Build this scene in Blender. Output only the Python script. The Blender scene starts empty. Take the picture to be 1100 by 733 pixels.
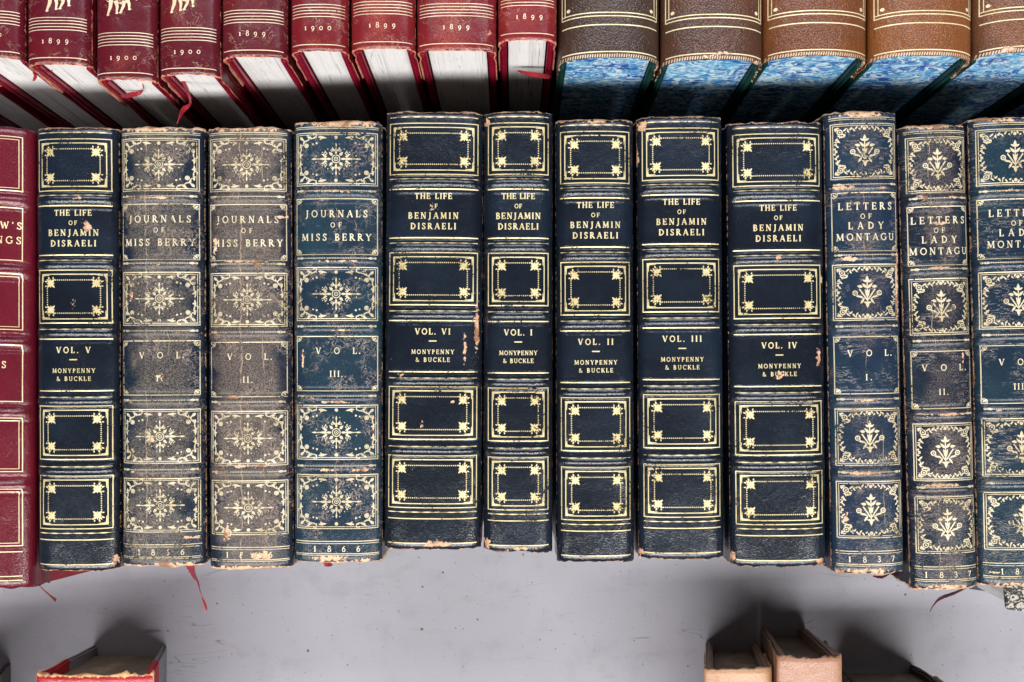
import bpy, bmesh, math, random
from mathutils import Vector, noise, Matrix

# ------------------------------------------------------------------ camera
sc = bpy.context.scene
S0 = 0.46 / 1100.0          # metres per photo pixel at the spine plane
ZT = 0.14                   # height of the spines above the table
ZC = 0.56                   # camera height
H0 = ZC - ZT
CX, CY = 550.0, 366.5
cd = bpy.data.cameras.new("camera")
cam = bpy.data.objects.new("camera", cd)
sc.collection.objects.link(cam)
cam.location = (0, 0, ZC)
cam.rotation_euler = (0, 0, 0)
cd.sensor_width = 36
cd.lens = 36 * H0 / 0.46
cd.clip_start = 0.02
cd.clip_end = 50
sc.camera = cam

# ------------------------------------------------------------------ light
# a close-up under a stall roof: one soft window-like key from the front, a broad fill added behind to lift the table shadows
w = bpy.data.worlds.new("World")
sc.world = w
w.use_nodes = True
bg = w.node_tree.nodes["Background"]
bg.inputs[0].default_value = (.78, .86, 1.0, 1)
bg.inputs[1].default_value = 0.04


def lamp(name, el, az, dist, size, power, colr, aim=(0, 0, .1), size_y=None):
    """az: degrees from +X, counter-clockwise"""
    d = bpy.data.lights.new(name, 'AREA')
    d.shape = 'RECTANGLE' if size_y else 'DISK'
    d.size = size
    if size_y:
        d.size_y = size_y
    d.energy = power
    d.color = colr
    o = bpy.data.objects.new(name, d)
    sc.collection.objects.link(o)
    e, a = math.radians(el), math.radians(az)
    v = Vector((math.cos(e) * math.cos(a), math.cos(e) * math.sin(a), math.sin(e)))
    o.location = Vector(aim) + v * dist
    z = v.normalized()
    x = Vector((0, 0, 1)).cross(z).normalized()
    o.rotation_euler = Matrix((x, z.cross(x), z)).transposed().to_euler()


lamp("window_light", 55, -88, 2.2, 4.6, 132, (1.0, .985, .975), size_y=.42)
lamp("fill_light", 53, 88, 2.0, 2.6, 42, (.86, .90, 1.0), size_y=.5)
sc.view_settings.view_transform = 'Standard'
sc.view_settings.look = 'None'
sc.view_settings.gamma = 1
sc.view_settings.exposure = 0.0

col = sc.collection


def W(px, py, z):
    k = S0 * (ZC - z) / H0
    return Vector(((px - CX) * k, (CY - py) * k, z))


# ------------------------------------------------------------------ node helpers
class NG:
    """tiny expression builder for shader nodes"""
    def __init__(s, name):
        s.m = bpy.data.materials.new(name)
        s.m.use_nodes = True
        s.t = s.m.node_tree
        s.t.nodes.clear()
        s.out = s.t.nodes.new("ShaderNodeOutputMaterial")
        s.tc = s.t.nodes.new("ShaderNodeTexCoord")
        s.P = s.tc.outputs['Object']

    def put(s, sock, v):
        if v is None:
            return
        if isinstance(v, bpy.types.NodeSocket):
            s.t.links.new(v, sock)
        else:
            if sock.type == 'RGBA' and len(v) == 3:
                v = (*v, 1)
            sock.default_value = v

    def n(s, typ, **kw):
        nd = s.t.nodes.new(typ)
        for k, v in kw.items():
            setattr(nd, k, v)
        return nd

    def m_(s, op, a, b=None, c=None, clamp=False):
        nd = s.n("ShaderNodeMath", operation=op, use_clamp=clamp)
        s.put(nd.inputs[0], a)
        s.put(nd.inputs[1], b)
        s.put(nd.inputs[2], c)
        return nd.outputs[0]

    def add(s, a, b): return s.m_('ADD', a, b)
    def sub(s, a, b): return s.m_('SUBTRACT', a, b)
    def mul(s, a, b): return s.m_('MULTIPLY', a, b)
    def mx(s, a, b): return s.m_('MAXIMUM', a, b)

    def step(s, v, lo, hi, a=0.0, b=1.0):
        nd = s.n("ShaderNodeMapRange", interpolation_type='SMOOTHSTEP')
        s.put(nd.inputs[0], v)
        for i, x in enumerate((lo, hi, a, b)):
            s.put(nd.inputs[i + 1], x)
        return nd.outputs[0]

    def map(s, off=(0, 0, 0), scale=(1, 1, 1)):
        nd = s.n("ShaderNodeMapping")
        s.put(nd.inputs[0], s.P)
        nd.inputs[1].default_value = off
        nd.inputs[3].default_value = scale
        return nd.outputs[0]

    def noise(s, vec, scale, detail=3, rough=.5, dist=0.0):
        nd = s.n("ShaderNodeTexNoise")
        s.put(nd.inputs['Vector'], vec)
        nd.inputs['Scale'].default_value = scale
        nd.inputs['Detail'].default_value = detail
        nd.inputs['Roughness'].default_value = rough
        nd.inputs['Distortion'].default_value = dist
        return nd.outputs[0]

    def voro(s, vec, scale, feature='F1', out=0, rnd=1.0):
        nd = s.n("ShaderNodeTexVoronoi", feature=feature)
        s.put(nd.inputs['Vector'], vec)
        nd.inputs['Scale'].default_value = scale
        nd.inputs['Randomness'].default_value = rnd
        return nd.outputs[out]

    def mix(s, f, a, b):
        nd = s.n("ShaderNodeMix", data_type='RGBA')
        s.put(nd.inputs[0], f)
        s.put(nd.inputs[6], a)
        s.put(nd.inputs[7], b)
        return nd.outputs[2]

    def attr(s, name):
        nd = s.n("ShaderNodeAttribute", attribute_name=name)
        return nd.outputs['Fac']

    def bump(s, h, strength, dist, nrm=None):
        nd = s.n("ShaderNodeBump")
        nd.inputs['Strength'].default_value = strength
        nd.inputs['Distance'].default_value = dist
        s.put(nd.inputs['Height'], h)
        if nrm is not None:
            s.put(nd.inputs['Normal'], nrm)
        return nd.outputs[0]

    def bsdf(s, color, rough, normal=None, metallic=0.0, spec=.5, coat=0.0, link=True):
        nd = s.n("ShaderNodeBsdfPrincipled")
        s.put(nd.inputs['Base Color'], color)
        s.put(nd.inputs['Roughness'], rough)
        s.put(nd.inputs['Metallic'], metallic)
        s.put(nd.inputs['Specular IOR Level'], spec)
        s.put(nd.inputs['Coat Weight'], coat)
        if normal is not None:
            s.put(nd.inputs['Normal'], normal)
        if link:
            s.t.links.new(nd.outputs[0], s.out.inputs[0])
        return nd.outputs[0]


def wear_mask(g, off, edge_t, scuff_on=True):
    """rubbed-through patches: shared by leather and gilt of one book"""
    v = g.map(off)
    n1 = g.noise(v, 520, 5, .65)
    n2 = g.noise(v, 110, 3, .6)
    e = g.attr('edge')
    sc_ = g.attr('scuff')
    a = g.add(e, g.add(g.mul(g.sub(n1, .5), 1.2), g.mul(g.sub(n2, .5), .9)))
    m1 = g.step(a, edge_t, edge_t + .13)
    b = g.add(sc_, g.add(g.mul(g.sub(n1, .5), 2.4), g.mul(g.sub(n2, .5), .7)))
    m2 = g.step(b, .60, .74)
    return g.mx(m1, m2), n1, n2


def crack_mask(g, off, cracks, hcr):
    """long wandering cracks down the spine and short cross cracks"""
    sp = g.n("ShaderNodeSeparateXYZ")
    g.put(sp.inputs[0], g.P)
    res = 0.0
    for (x0, amp, gate, wd) in cracks:
        vy = g.map((off[0] + x0 * 31, off[1], off[2]), (0.0, 1, 0))
        n = g.noise(vy, 70, 8, .75)
        n_g = g.noise(g.map((off[0] + x0 * 77, off[1] + 3, off[2]), (.2, 1, .2)), 45, 3)
        dd = g.m_('ABSOLUTE', g.sub(g.sub(sp.outputs[0], x0), g.mul(g.sub(n, .5), amp)))
        width = g.mul(g.mul(g.step(n_g, gate + .08, gate + .2), g.step(g.noise(vy, 400, 3), .3, .6)), wd)
        m = g.m_('LESS_THAN', dd, width)
        res = g.mx(res, m)
    if hcr:
        sx, sy, th = hcr
        vv = g.map(off, (sx, sy, 100))
        n = g.noise(vv, 1.0, 4, .6, .8)
        gate = g.noise(g.map(off), 70, 3, .6)
        m = g.step(g.m_('ABSOLUTE', g.sub(n, .5)), th, 0.0)
        m = g.mul(m, g.step(gate, .45, .62))
        res = g.mx(res, m)
    return res


def leather(name, seed, base, alt, faded, fade=0.0, speck=0.0, raw=(.52, .29, .16), edge_t=.75,
            rough=.36, grain=.35, cracks=(), hcr=None, alt_amt=.4, spec=.62, fine=1.0, coat=.0):
    g = NG(name)
    r = random.Random(seed)
    off = (r.uniform(-5, 5), r.uniform(-5, 5), r.uniform(-5, 5))
    v = g.map(off)
    wm, n1, n2 = wear_mask(g, off, edge_t)
    big = g.noise(v, 28, 4, .6)
    c = g.mix(g.step(big, .5 - alt_amt * .22, .72), base, alt)
    # rubbed speckle where the dye has worn off the high grain
    tiny = g.noise(v, 1700, 3, .7)
    mid = g.attr('mid')
    fb = g.add(g.mul(g.sub(g.noise(v, 48, 4, .6, .5), .5), 1.6), g.mul(mid, .75))
    fm = g.step(fb, .75 - fade, 1.2 - fade)
    fs = g.mul(fm, g.step(tiny, .52 - speck * .25, .86 - speck * .15))
    c = g.mix(g.mul(fs, .9), c, faded)
    # grain
    gv = g.voro(v, 1000 * fine, 'DISTANCE_TO_EDGE')
    gn = g.noise(v, 900 * fine, 4, .6)
    wrk = g.noise(g.map(off, (1, .55, 1)), 260, 4, .6, 1.2)
    c = g.mix(g.step(gv, .10, .0, 0, .45), c, (base[0] * .35, base[1] * .35, base[2] * .35))
    if cracks or hcr:
        cm = crack_mask(g, off, cracks, hcr)
        c = g.mix(g.mul(cm, .7), c, (.36, .25, .17))
    else:
        cm = 0.0
    # small light nicks
    nk = g.step(g.voro(g.map((off[1], off[0], 1.5)), 170), .035, .02)
    nk = g.mul(nk, g.step(n2, .52, .6))
    c = g.mix(g.mul(nk, .55), c, (.5, .38, .3))
    rawc = g.mix(g.step(n1, .35, .65), raw, (raw[0] * 1.25, raw[1] * 1.4, raw[2] * 1.5))
    rawc = g.mix(g.step(n2, .50, .66), rawc, (raw[0] * .5, raw[1] * .4, raw[2] * .35))
    rawc = g.mix(g.step(tiny, .5, .7, 0, .6), rawc, (raw[0] * .3, raw[1] * .25, raw[2] * .22))
    c = g.mix(g.step(wm, .0, .45, 0, .8), c, (.07, .035, .022))
    c = g.mix(g.step(wm, .35, .9), c, rawc)
    h = g.add(g.mul(g.m_('MINIMUM', gv, .3), .8), g.add(g.mul(gn, .4), g.mul(wrk, 1.6)))
    h = g.sub(h, g.mul(wm, 1.2))
    h = g.sub(h, g.mul(cm, .8))
    nrm = g.bump(h, grain * .55, .0005)
    ro = g.add(rough - .10, g.mul(g.sub(big, .5), .12))
    ro = g.m_('MINIMUM', g.mx(ro, g.mul(wm, .85)), .9)
    ro = g.add(ro, g.mul(fs, .2))
    bs = g.bsdf(c, ro, nrm, spec=spec).node
    g.put(bs.inputs['Coat Weight'], g.mul(g.sub(1.0, wm), coat))
    bs.inputs['Coat Roughness'].default_value = .2
    g.off = off
    return g.m, off


def gilt(name, off, edge_t, base=(.80, .68, .36), lost=.0, metallic=.35, rough=.42):
    g = NG(name)
    wm, n1, n2 = wear_mask(g, off, edge_t)
    v = g.map(off)
    t = g.noise(v, 900, 4, .7)
    b = g.noise(v, 60, 3, .6)
    loss = g.step(g.add(t, g.mul(b, .6)), .98 - lost, 1.04 - lost)
    m = g.mx(wm, loss)
    c = g.mix(g.step(b, .35, .65), base, (base[0] * .78, base[1] * .72, base[2] * .6))
    c = g.mix(g.step(t, .45, .7), c, (base[0] * 1.1, base[1] * 1.13, base[2] * 1.25))
    s1 = g.bsdf(c, rough, g.bump(t, .3, .0002), metallic=metallic, link=False)
    tr = g.n("ShaderNodeBsdfTransparent")
    mxn = g.n("ShaderNodeMixShader")
    g.put(mxn.inputs[0], m)
    g.t.links.new(s1, mxn.inputs[1])
    g.t.links.new(tr.outputs[0], mxn.inputs[2])
    g.t.links.new(mxn.outputs[0], g.out.inputs[0])
    return g.m


def pages_mat(name, base=(.80, .785, .765), dark=(.38, .35, .32), dirty=.12):
    g = NG(name)
    oi = g.n("ShaderNodeObjectInfo")
    vm = g.n("ShaderNodeVectorMath", operation='ADD')
    g.put(vm.inputs[0], g.P)
    g.put(vm.inputs[1], g.mul(oi.outputs['Random'], 9.0))
    g.P = vm.outputs[0]
    v = g.map((1, 2, 3), (1, .03, .012))
    s1 = g.noise(v, 1100, 4, .7)
    s2 = g.noise(v, 160, 3, .6)
    c = g.mix(g.step(g.add(g.mul(s1, .7), g.mul(s2, .5)), .62, .86), base, dark)
    gp = g.noise(g.map((7, 2, 3), (1, .02, .02)), 420, 2, .5)
    c = g.mix(g.step(g.m_('ABSOLUTE', g.sub(gp, .5)), .008, .0, 0, .75), c, (.16, .13, .10))
    st = g.noise(g.P, 60, 4, .6)
    c = g.mix(g.mul(g.step(st, .5, .75), dirty), c, (.35, .26, .18))
    g.bsdf(c, .8, g.bump(s1, .7, .0008), spec=.2)
    return g.m


def marbled_mat(name):
    g = NG(name)
    oi = g.n("ShaderNodeObjectInfo")
    vm = g.n("ShaderNodeVectorMath", operation='ADD')
    g.put(vm.inputs[0], g.P)
    g.put(vm.inputs[1], g.mul(oi.outputs['Random'], 9.0))
    g.P = vm.outputs[0]
    n0 = g.noise(g.map((3, 1, 7), (.6, 1, 1.0)), 75, 5, .65, 1.5)
    n1 = g.noise(g.map((8, 1, 2), (.55, 1, 1.0)), 170, 6, .68, 2.8)
    n2 = g.noise(g.map((5, 6, 2), (1, .05, .25)), 300, 3, .7)
    c = g.mix(g.step(n0, .38, .6), (.012, .09, .34), (.12, .38, .60))
    c = g.mix(g.step(n1, .49, .58), c, (.56, .70, .74))
    c = g.mix(g.mul(g.step(n1, .45, .32), .8), c, (.015, .05, .28))
    c = g.mix(g.step(n2, .54, .70, 0, .6), c, (.60, .72, .76))
    g.bsdf(c, .6, g.bump(n2, .5, .0005), spec=.25)
    return g.m


def simple(name, c1, c2, scale=80, rough=.6, strength=.3, spec=.4, detail=4):
    g = NG(name)
    n = g.noise(g.P, scale, detail, .6)
    f = g.noise(g.P, scale * 9, 3, .6)
    c = g.mix(g.step(n, .35, .68), c1, c2)
    g.bsdf(c, rough, g.bump(g.add(f, n), strength, .0005), spec=spec)
    return g.m


# ------------------------------------------------------------------ object helpers
def link(name, me, mats, parent=None):
    o = bpy.data.objects.new(name, me)
    for m in (mats if isinstance(mats, (list, tuple)) else [mats]):
        me.materials.append(m)
    col.objects.link(o)
    if parent is not None:
        o.parent = parent
    return o


def tag(o, label, cat, group=None):
    o['label'] = label
    o['category'] = cat
    if group:
        o['group'] = group


def sheet(rows, closed_ends=False):
    """grid of points -> mesh data"""
    vs = [p for r in rows for p in r]
    n = len(rows[0])
    fs = []
    for j in range(len(rows) - 1):
        for i in range(n - 1):
            a = j * n + i
            fs.append((a, a + 1, a + n + 1, a + n))
    return vs, fs


def put_attr(me, name, vals):
    at = me.attributes.new(name, 'FLOAT', 'POINT')
    at.data.foreach_set('value', [float(q) for q in vals])


# ------------------------------------------------------------------ stroke serif capitals
TK, TN = .17, .085


def arc(cx, cy, rx, ry, a0, a1, n=12):
    return [(cx + rx * math.cos(math.radians(a0 + (a1 - a0) * i / n)),
             cy + ry * math.sin(math.radians(a0 + (a1 - a0) * i / n))) for i in range(n + 1)]


def stem(x):
    return [([(x, 0), (x, 1)], TK), ([(x - .14, .03), (x + .14, .03)], TN), ([(x - .14, .97), (x + .14, .97)], TN)]


GL = {
    'A': (.86, [([(.1, 0), (.43, 1)], TN), ([(.43, 1), (.76, 0)], TK), ([(.22, .34), (.62, .34)], TN),
                ([(0, .03), (.22, .03)], TN), ([(.62, .03), (.88, .03)], TN)]),
    'B': (.70, stem(.16) + [(arc(.2, .75, .34, .22, 90, -90), .13), (arc(.2, .27, .40, .25, 90, -90), .14)]),
    'C': (.80, [(arc(.45, .5, .38, .47, 45, 315, 18), .13), ([(.75, .98), (.75, .72)], TN)]),
    'D': (.84, stem(.16) + [(arc(.2, .5, .54, .465, 90, -90, 16), .14)]),
    'E': (.68, stem(.16) + [([(.16, .96), (.6, .96)], TN), ([(.16, .5), (.5, .5)], TN), ([(.16, .04), (.63, .04)], TN),
                            ([(.6, 1), (.6, .78)], TN), ([(.63, 0), (.63, .24)], TN), ([(.5, .38), (.5, .62)], TN)]),
    'F': (.66, stem(.16) + [([(.16, .96), (.6, .96)], TN), ([(.16, .5), (.5, .5)], TN),
                            ([(.6, 1), (.6, .78)], TN), ([(.5, .38), (.5, .62)], TN)]),
    'G': (.86, [(arc(.45, .5, .38, .47, 45, 330, 18), .13), ([(.74, .98), (.74, .72)], TN),
                ([(.76, .42), (.76, .08)], .14), ([(.62, .42), (.88, .42)], TN)]),
    'H': (.88, stem(.16) + stem(.72) + [([(.16, .5), (.72, .5)], TN)]),
    'I': (.36, stem(.18)),
    'J': (.50, [([(.3, .97), (.3, .1), (.2, -.12), (.04, -.16)], TK * .9), ([(.16, .97), (.46, .97)], TN)]),
    'K': (.80, stem(.16) + [([(.2, .42), (.66, .97)], TN), ([(.34, .56), (.72, .03)], TK),
                            ([(.55, .97), (.78, .97)], TN), ([(.6, .03), (.84, .03)], TN)]),
    'L': (.64, stem(.16) + [([(.16, .04), (.6, .04)], TN), ([(.6, 0), (.6, .26)], TN)]),
    'M': (1.02, [([(.14, 0), (.18, 1)], TN), ([(.18, 1), (.5, .08)], TK), ([(.5, .08), (.82, 1)], TN),
                 ([(.82, 1), (.88, 0)], TK), ([(.0, .03), (.28, .03)], TN), ([(.74, .03), (1.0, .03)], TN),
                 ([(.04, .97), (.2, .97)], TN), ([(.8, .97), (.98, .97)], TN)]),
    'N': (.90, [([(.16, 0), (.16, 1)], TN), ([(.16, 1), (.74, 0)], TK), ([(.74, 0), (.74, 1)], TN),
                ([(.02, .03), (.3, .03)], TN), ([(.02, .97), (.2, .97)], TN), ([(.6, .97), (.88, .97)], TN)]),
    'O': (.92, [(arc(.46, .5, .38, .46, 0, 360, 24), .13)]),
    'P': (.68, stem(.16) + [(arc(.2, .72, .36, .245, 90, -90), .14)]),
    'R': (.80, stem(.16) + [(arc(.2, .74, .34, .225, 90, -90), .14), ([(.34, .5), (.7, .03)], TK), ([(.62, .03), (.84, .03)], TN)]),
    'S': (.62, [([(.50, .80), (.42, .93), (.28, .97), (.14, .88), (.12, .72), (.24, .58), (.40, .46), (.52, .32), (.50, .14),
                  (.34, .03), (.18, .06), (.09, .2)], .13), ([(.52, .98), (.52, .72)], TN), ([(.08, .28), (.08, .02)], TN)]),
    'T': (.76, [([(.38, 0), (.38, 1)], TK), ([(.24, .03), (.52, .03)], TN), ([(.04, .96), (.72, .96)], TN),
                ([(.05, 1), (.05, .76)], TN), ([(.71, 1), (.71, .76)], TN)]),
    'U': (.86, [([(.16, 1), (.16, .32), (.24, .1), (.43, .03), (.62, .1), (.70, .32), (.70, 1)], .12),
                ([(.02, .97), (.3, .97)], TN), ([(.56, .97), (.84, .97)], TN)]),
    'V': (.84, [([(.1, 1), (.42, 0)], TK), ([(.42, 0), (.72, 1)], TN), ([(-.02, .97), (.24, .97)], TN), ([(.6, .97), (.84, .97)], TN)]),
    'W': (1.16, [([(.1, 1), (.36, 0)], TK), ([(.36, 0), (.58, .9)], TN), ([(.56, .9), (.8, 0)], TK), ([(.8, 0), (1.04, 1)], TN),
                 ([(-.02, .97), (.24, .97)], TN), ([(.92, .97), (1.14, .97)], TN)]),
    'Y': (.80, [([(.1, 1), (.4, .46)], TK), ([(.4, .46), (.7, 1)], TN), ([(.4, .46), (.4, 0)], TK), ([(.26, .03), (.54, .03)], TN),
                ([(-.02, .97), (.24, .97)], TN), ([(.58, .97), (.82, .97)], TN)]),
    '&': (.86, [([(.8, .42), (.62, .1), (.34, .03), (.14, .12), (.12, .3), (.28, .5), (.46, .68), (.44, .88), (.32, .96),
                  (.2, .86), (.24, .66), (.5, .3), (.74, .03), (.86, .05)], .11)]),
    '.': (.28, [(arc(.12, .07, .05, .05, 0, 360, 6), .1)]),
    "'": (.24, [([(.12, 1), (.08, .74)], .13)]),
    ' ': (.42, []),
    '0': (.72, [(arc(.36, .5, .28, .46, 0, 360, 20), .12)]),
    '1': (.46, [([(.24, 0), (.24, 1)], TK), ([(.08, .82), (.24, .97)], TN), ([(.08, .03), (.4, .03)], TN)]),
    '3': (.64, [([(.1, .84), (.26, .97), (.44, .92), (.5, .76), (.4, .58), (.24, .53), (.46, .46), (.55, .28), (.46, .08), (.26, .02), (.08, .14)], .12)]),
    '6': (.68, [([(.56, .92), (.36, .86), (.18, .62), (.12, .34)], .12), (arc(.35, .3, .23, .27, 0, 360, 18), .12)]),
    '7': (.64, [([(.08, .95), (.58, .95)], .11), ([(.58, .95), (.26, 0)], .14), ([(.08, .98), (.08, .78)], TN)]),
    '8': (.66, [(arc(.33, .74, .19, .22, 0, 360, 16), .11), (arc(.33, .27, .25, .26, 0, 360, 18), .12)]),
    '9': (.68, [([(.12, .08), (.32, .14), (.50, .38), (.56, .66)], .12), (arc(.33, .70, .23, .27, 0, 360, 18), .12)]),
}
OLD = {'1': (.7, 0), '0': (.7, 0), '8': (1.0, 0), '9': (1.0, -.3), '3': (1, -.3), '6': (1, 0)}


class Gilt:
    """collects flat stamped shapes in book-local metres and drapes them on the spine"""
    k = 0

    def __init__(s, surf):
        s.v = []
        s.f = []
        s.surf = surf
        s.eps = .00007

    def _e(s):
        Gilt.k = (Gilt.k + 1) % 9
        return s.eps + Gilt.k * 6e-6

    def poly(s, pts, e=None):
        e = e or s._e()
        b = len(s.v)
        for x, y in pts:
            s.v.append((x, y, s.surf(x, y) + e))
        s.f.append(tuple(range(b, b + len(pts))))

    def line(s, pts, wd, taper=None, seg=.0012):
        """ribbon along a polyline; width wd in metres"""
        P = []
        for a, b in zip(pts[:-1], pts[1:]):
            n = max(1, int(math.hypot(b[0] - a[0], b[1] - a[1]) / seg))
            for i in range(n):
                t = i / n
                P.append((a[0] + (b[0] - a[0]) * t, a[1] + (b[1] - a[1]) * t))
        P.append(pts[-1])
        e = s._e()
        L = []
        R = []
        N = len(P)
        closed = math.hypot(P[0][0] - P[-1][0], P[0][1] - P[-1][1]) < 1e-7
        for i, p in enumerate(P):
            if closed and i in (0, N - 1):
                a, b = P[-2], P[1]
            else:
                a = P[max(0, i - 1)]
                b = P[min(N - 1, i + 1)]
            dx, dy = b[0] - a[0], b[1] - a[1]
            l = math.hypot(dx, dy) or 1
            t = i / (N - 1)
            ww = wd if taper is None else wd * taper(t)
            nx, ny = -dy / l * ww / 2, dx / l * ww / 2
            L.append((p[0] + nx, p[1] + ny))
            R.append((p[0] - nx, p[1] - ny))
        b0 = len(s.v)
        for q, r in zip(L, R):
            s.v.append((q[0], q[1], s.surf(*q) + e))
            s.v.append((r[0], r[1], s.surf(*r) + e))
        for i in range(N - 1):
            a = b0 + 2 * i
            s.f.append((a, a + 1, a + 3, a + 2))

    def rect(s, x0, y0, x1, y1, wd):
        h = wd / 2
        s.line([(x0 - h, y0), (x1 + h, y0)], wd)
        s.line([(x0 - h, y1), (x1 + h, y1)], wd)
        s.line([(x0, y0), (x0, y1)], wd)
        s.line([(x1, y0), (x1, y1)], wd)

    def dot(s, x, y, r, n=8):
        s.poly([(x + r * math.cos(2 * math.pi * i / n), y + r * math.sin(2 * math.pi * i / n)) for i in range(n)])

    def ring(s, x, y, r, wd, n=16):
        s.line([(x + r * math.cos(2 * math.pi * i / n), y + r * math.sin(2 * math.pi * i / n)) for i in range(n + 1)], wd, seg=1)

    def leaf(s, x, y, ang, ln, wd, n=7):
        ca, sa = math.cos(ang), math.sin(ang)
        up, dn = [], []
        for i in range(n + 1):
            t = i / n
            h = wd / 2 * math.sin(math.pi * t ** .75)
            up.append((x + ca * t * ln - sa * h, y + sa * t * ln + ca * h))
            if 0 < i < n:
                dn.append((x + ca * t * ln + sa * h, y + sa * t * ln - ca * h))
        s.poly(up + dn[::-1])

    def curl(s, x, y, ang, r, turn, wd, hand=1):
        """a scroll starting at x,y heading ang, curling in"""
        pts = []
        n = 14
        a = ang
        px, py = x, y
        st = r * 2.4 / n
        for i in range(n + 1):
            pts.append((px, py))
            a += hand * turn / n * (0.5 + 1.3 * i / n)
            sstep = st * (1 - .55 * i / n)
            px += math.cos(a) * sstep
            py += math.sin(a) * sstep
        s.line(pts, wd, taper=lambda t: 1.15 - .5 * t, seg=1)
        s.dot(px, py, wd * .75, 6)

    def text(s, st, cx, yb, cap, width=None, weight=1.0, old=False):
        adv = [GL[c][0] * cap for c in st]
        tot = sum(adv)
        gap = 0
        if width and len(st) > 1:
            gap = (width - tot) / (len(st) - 1)
        sx = 1.0
        if gap < -.02 * cap:
            sx = (width + .02 * cap * (len(st) - 1)) / tot
            gap = -.02 * cap
        x = cx - (tot * sx + gap * (len(st) - 1)) / 2
        for c, a in zip(st, adv):
            hs, dy = OLD.get(c, (1, 0)) if old else (1, 0)
            for pts, wd in GL[c][1]:
                s.line([(x + p[0] * cap * sx, yb + (p[1] * hs + dy) * cap) for p in pts], wd * cap * weight, seg=.001)
            x += a * sx + gap

    def build(s, name, mat, parent, efn):
        me = bpy.data.meshes.new(name)
        me.from_pydata(s.v, [], s.f)
        put_attr(me, 'edge', [efn(p[0], p[1])[0] for p in s.v])
        put_attr(me, 'scuff', [efn(p[0], p[1])[1] for p in s.v])
        bm = bmesh.new()
        bm.from_mesh(me)
        bmesh.ops.recalc_face_normals(bm, faces=bm.faces)
        for f in bm.faces:
            f.normal_update()
            if f.normal.z < 0:
                f.normal_flip()
            f.smooth = True
        bm.to_mesh(me)
        bm.free()
        return link(name, me, mat, parent)


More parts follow.
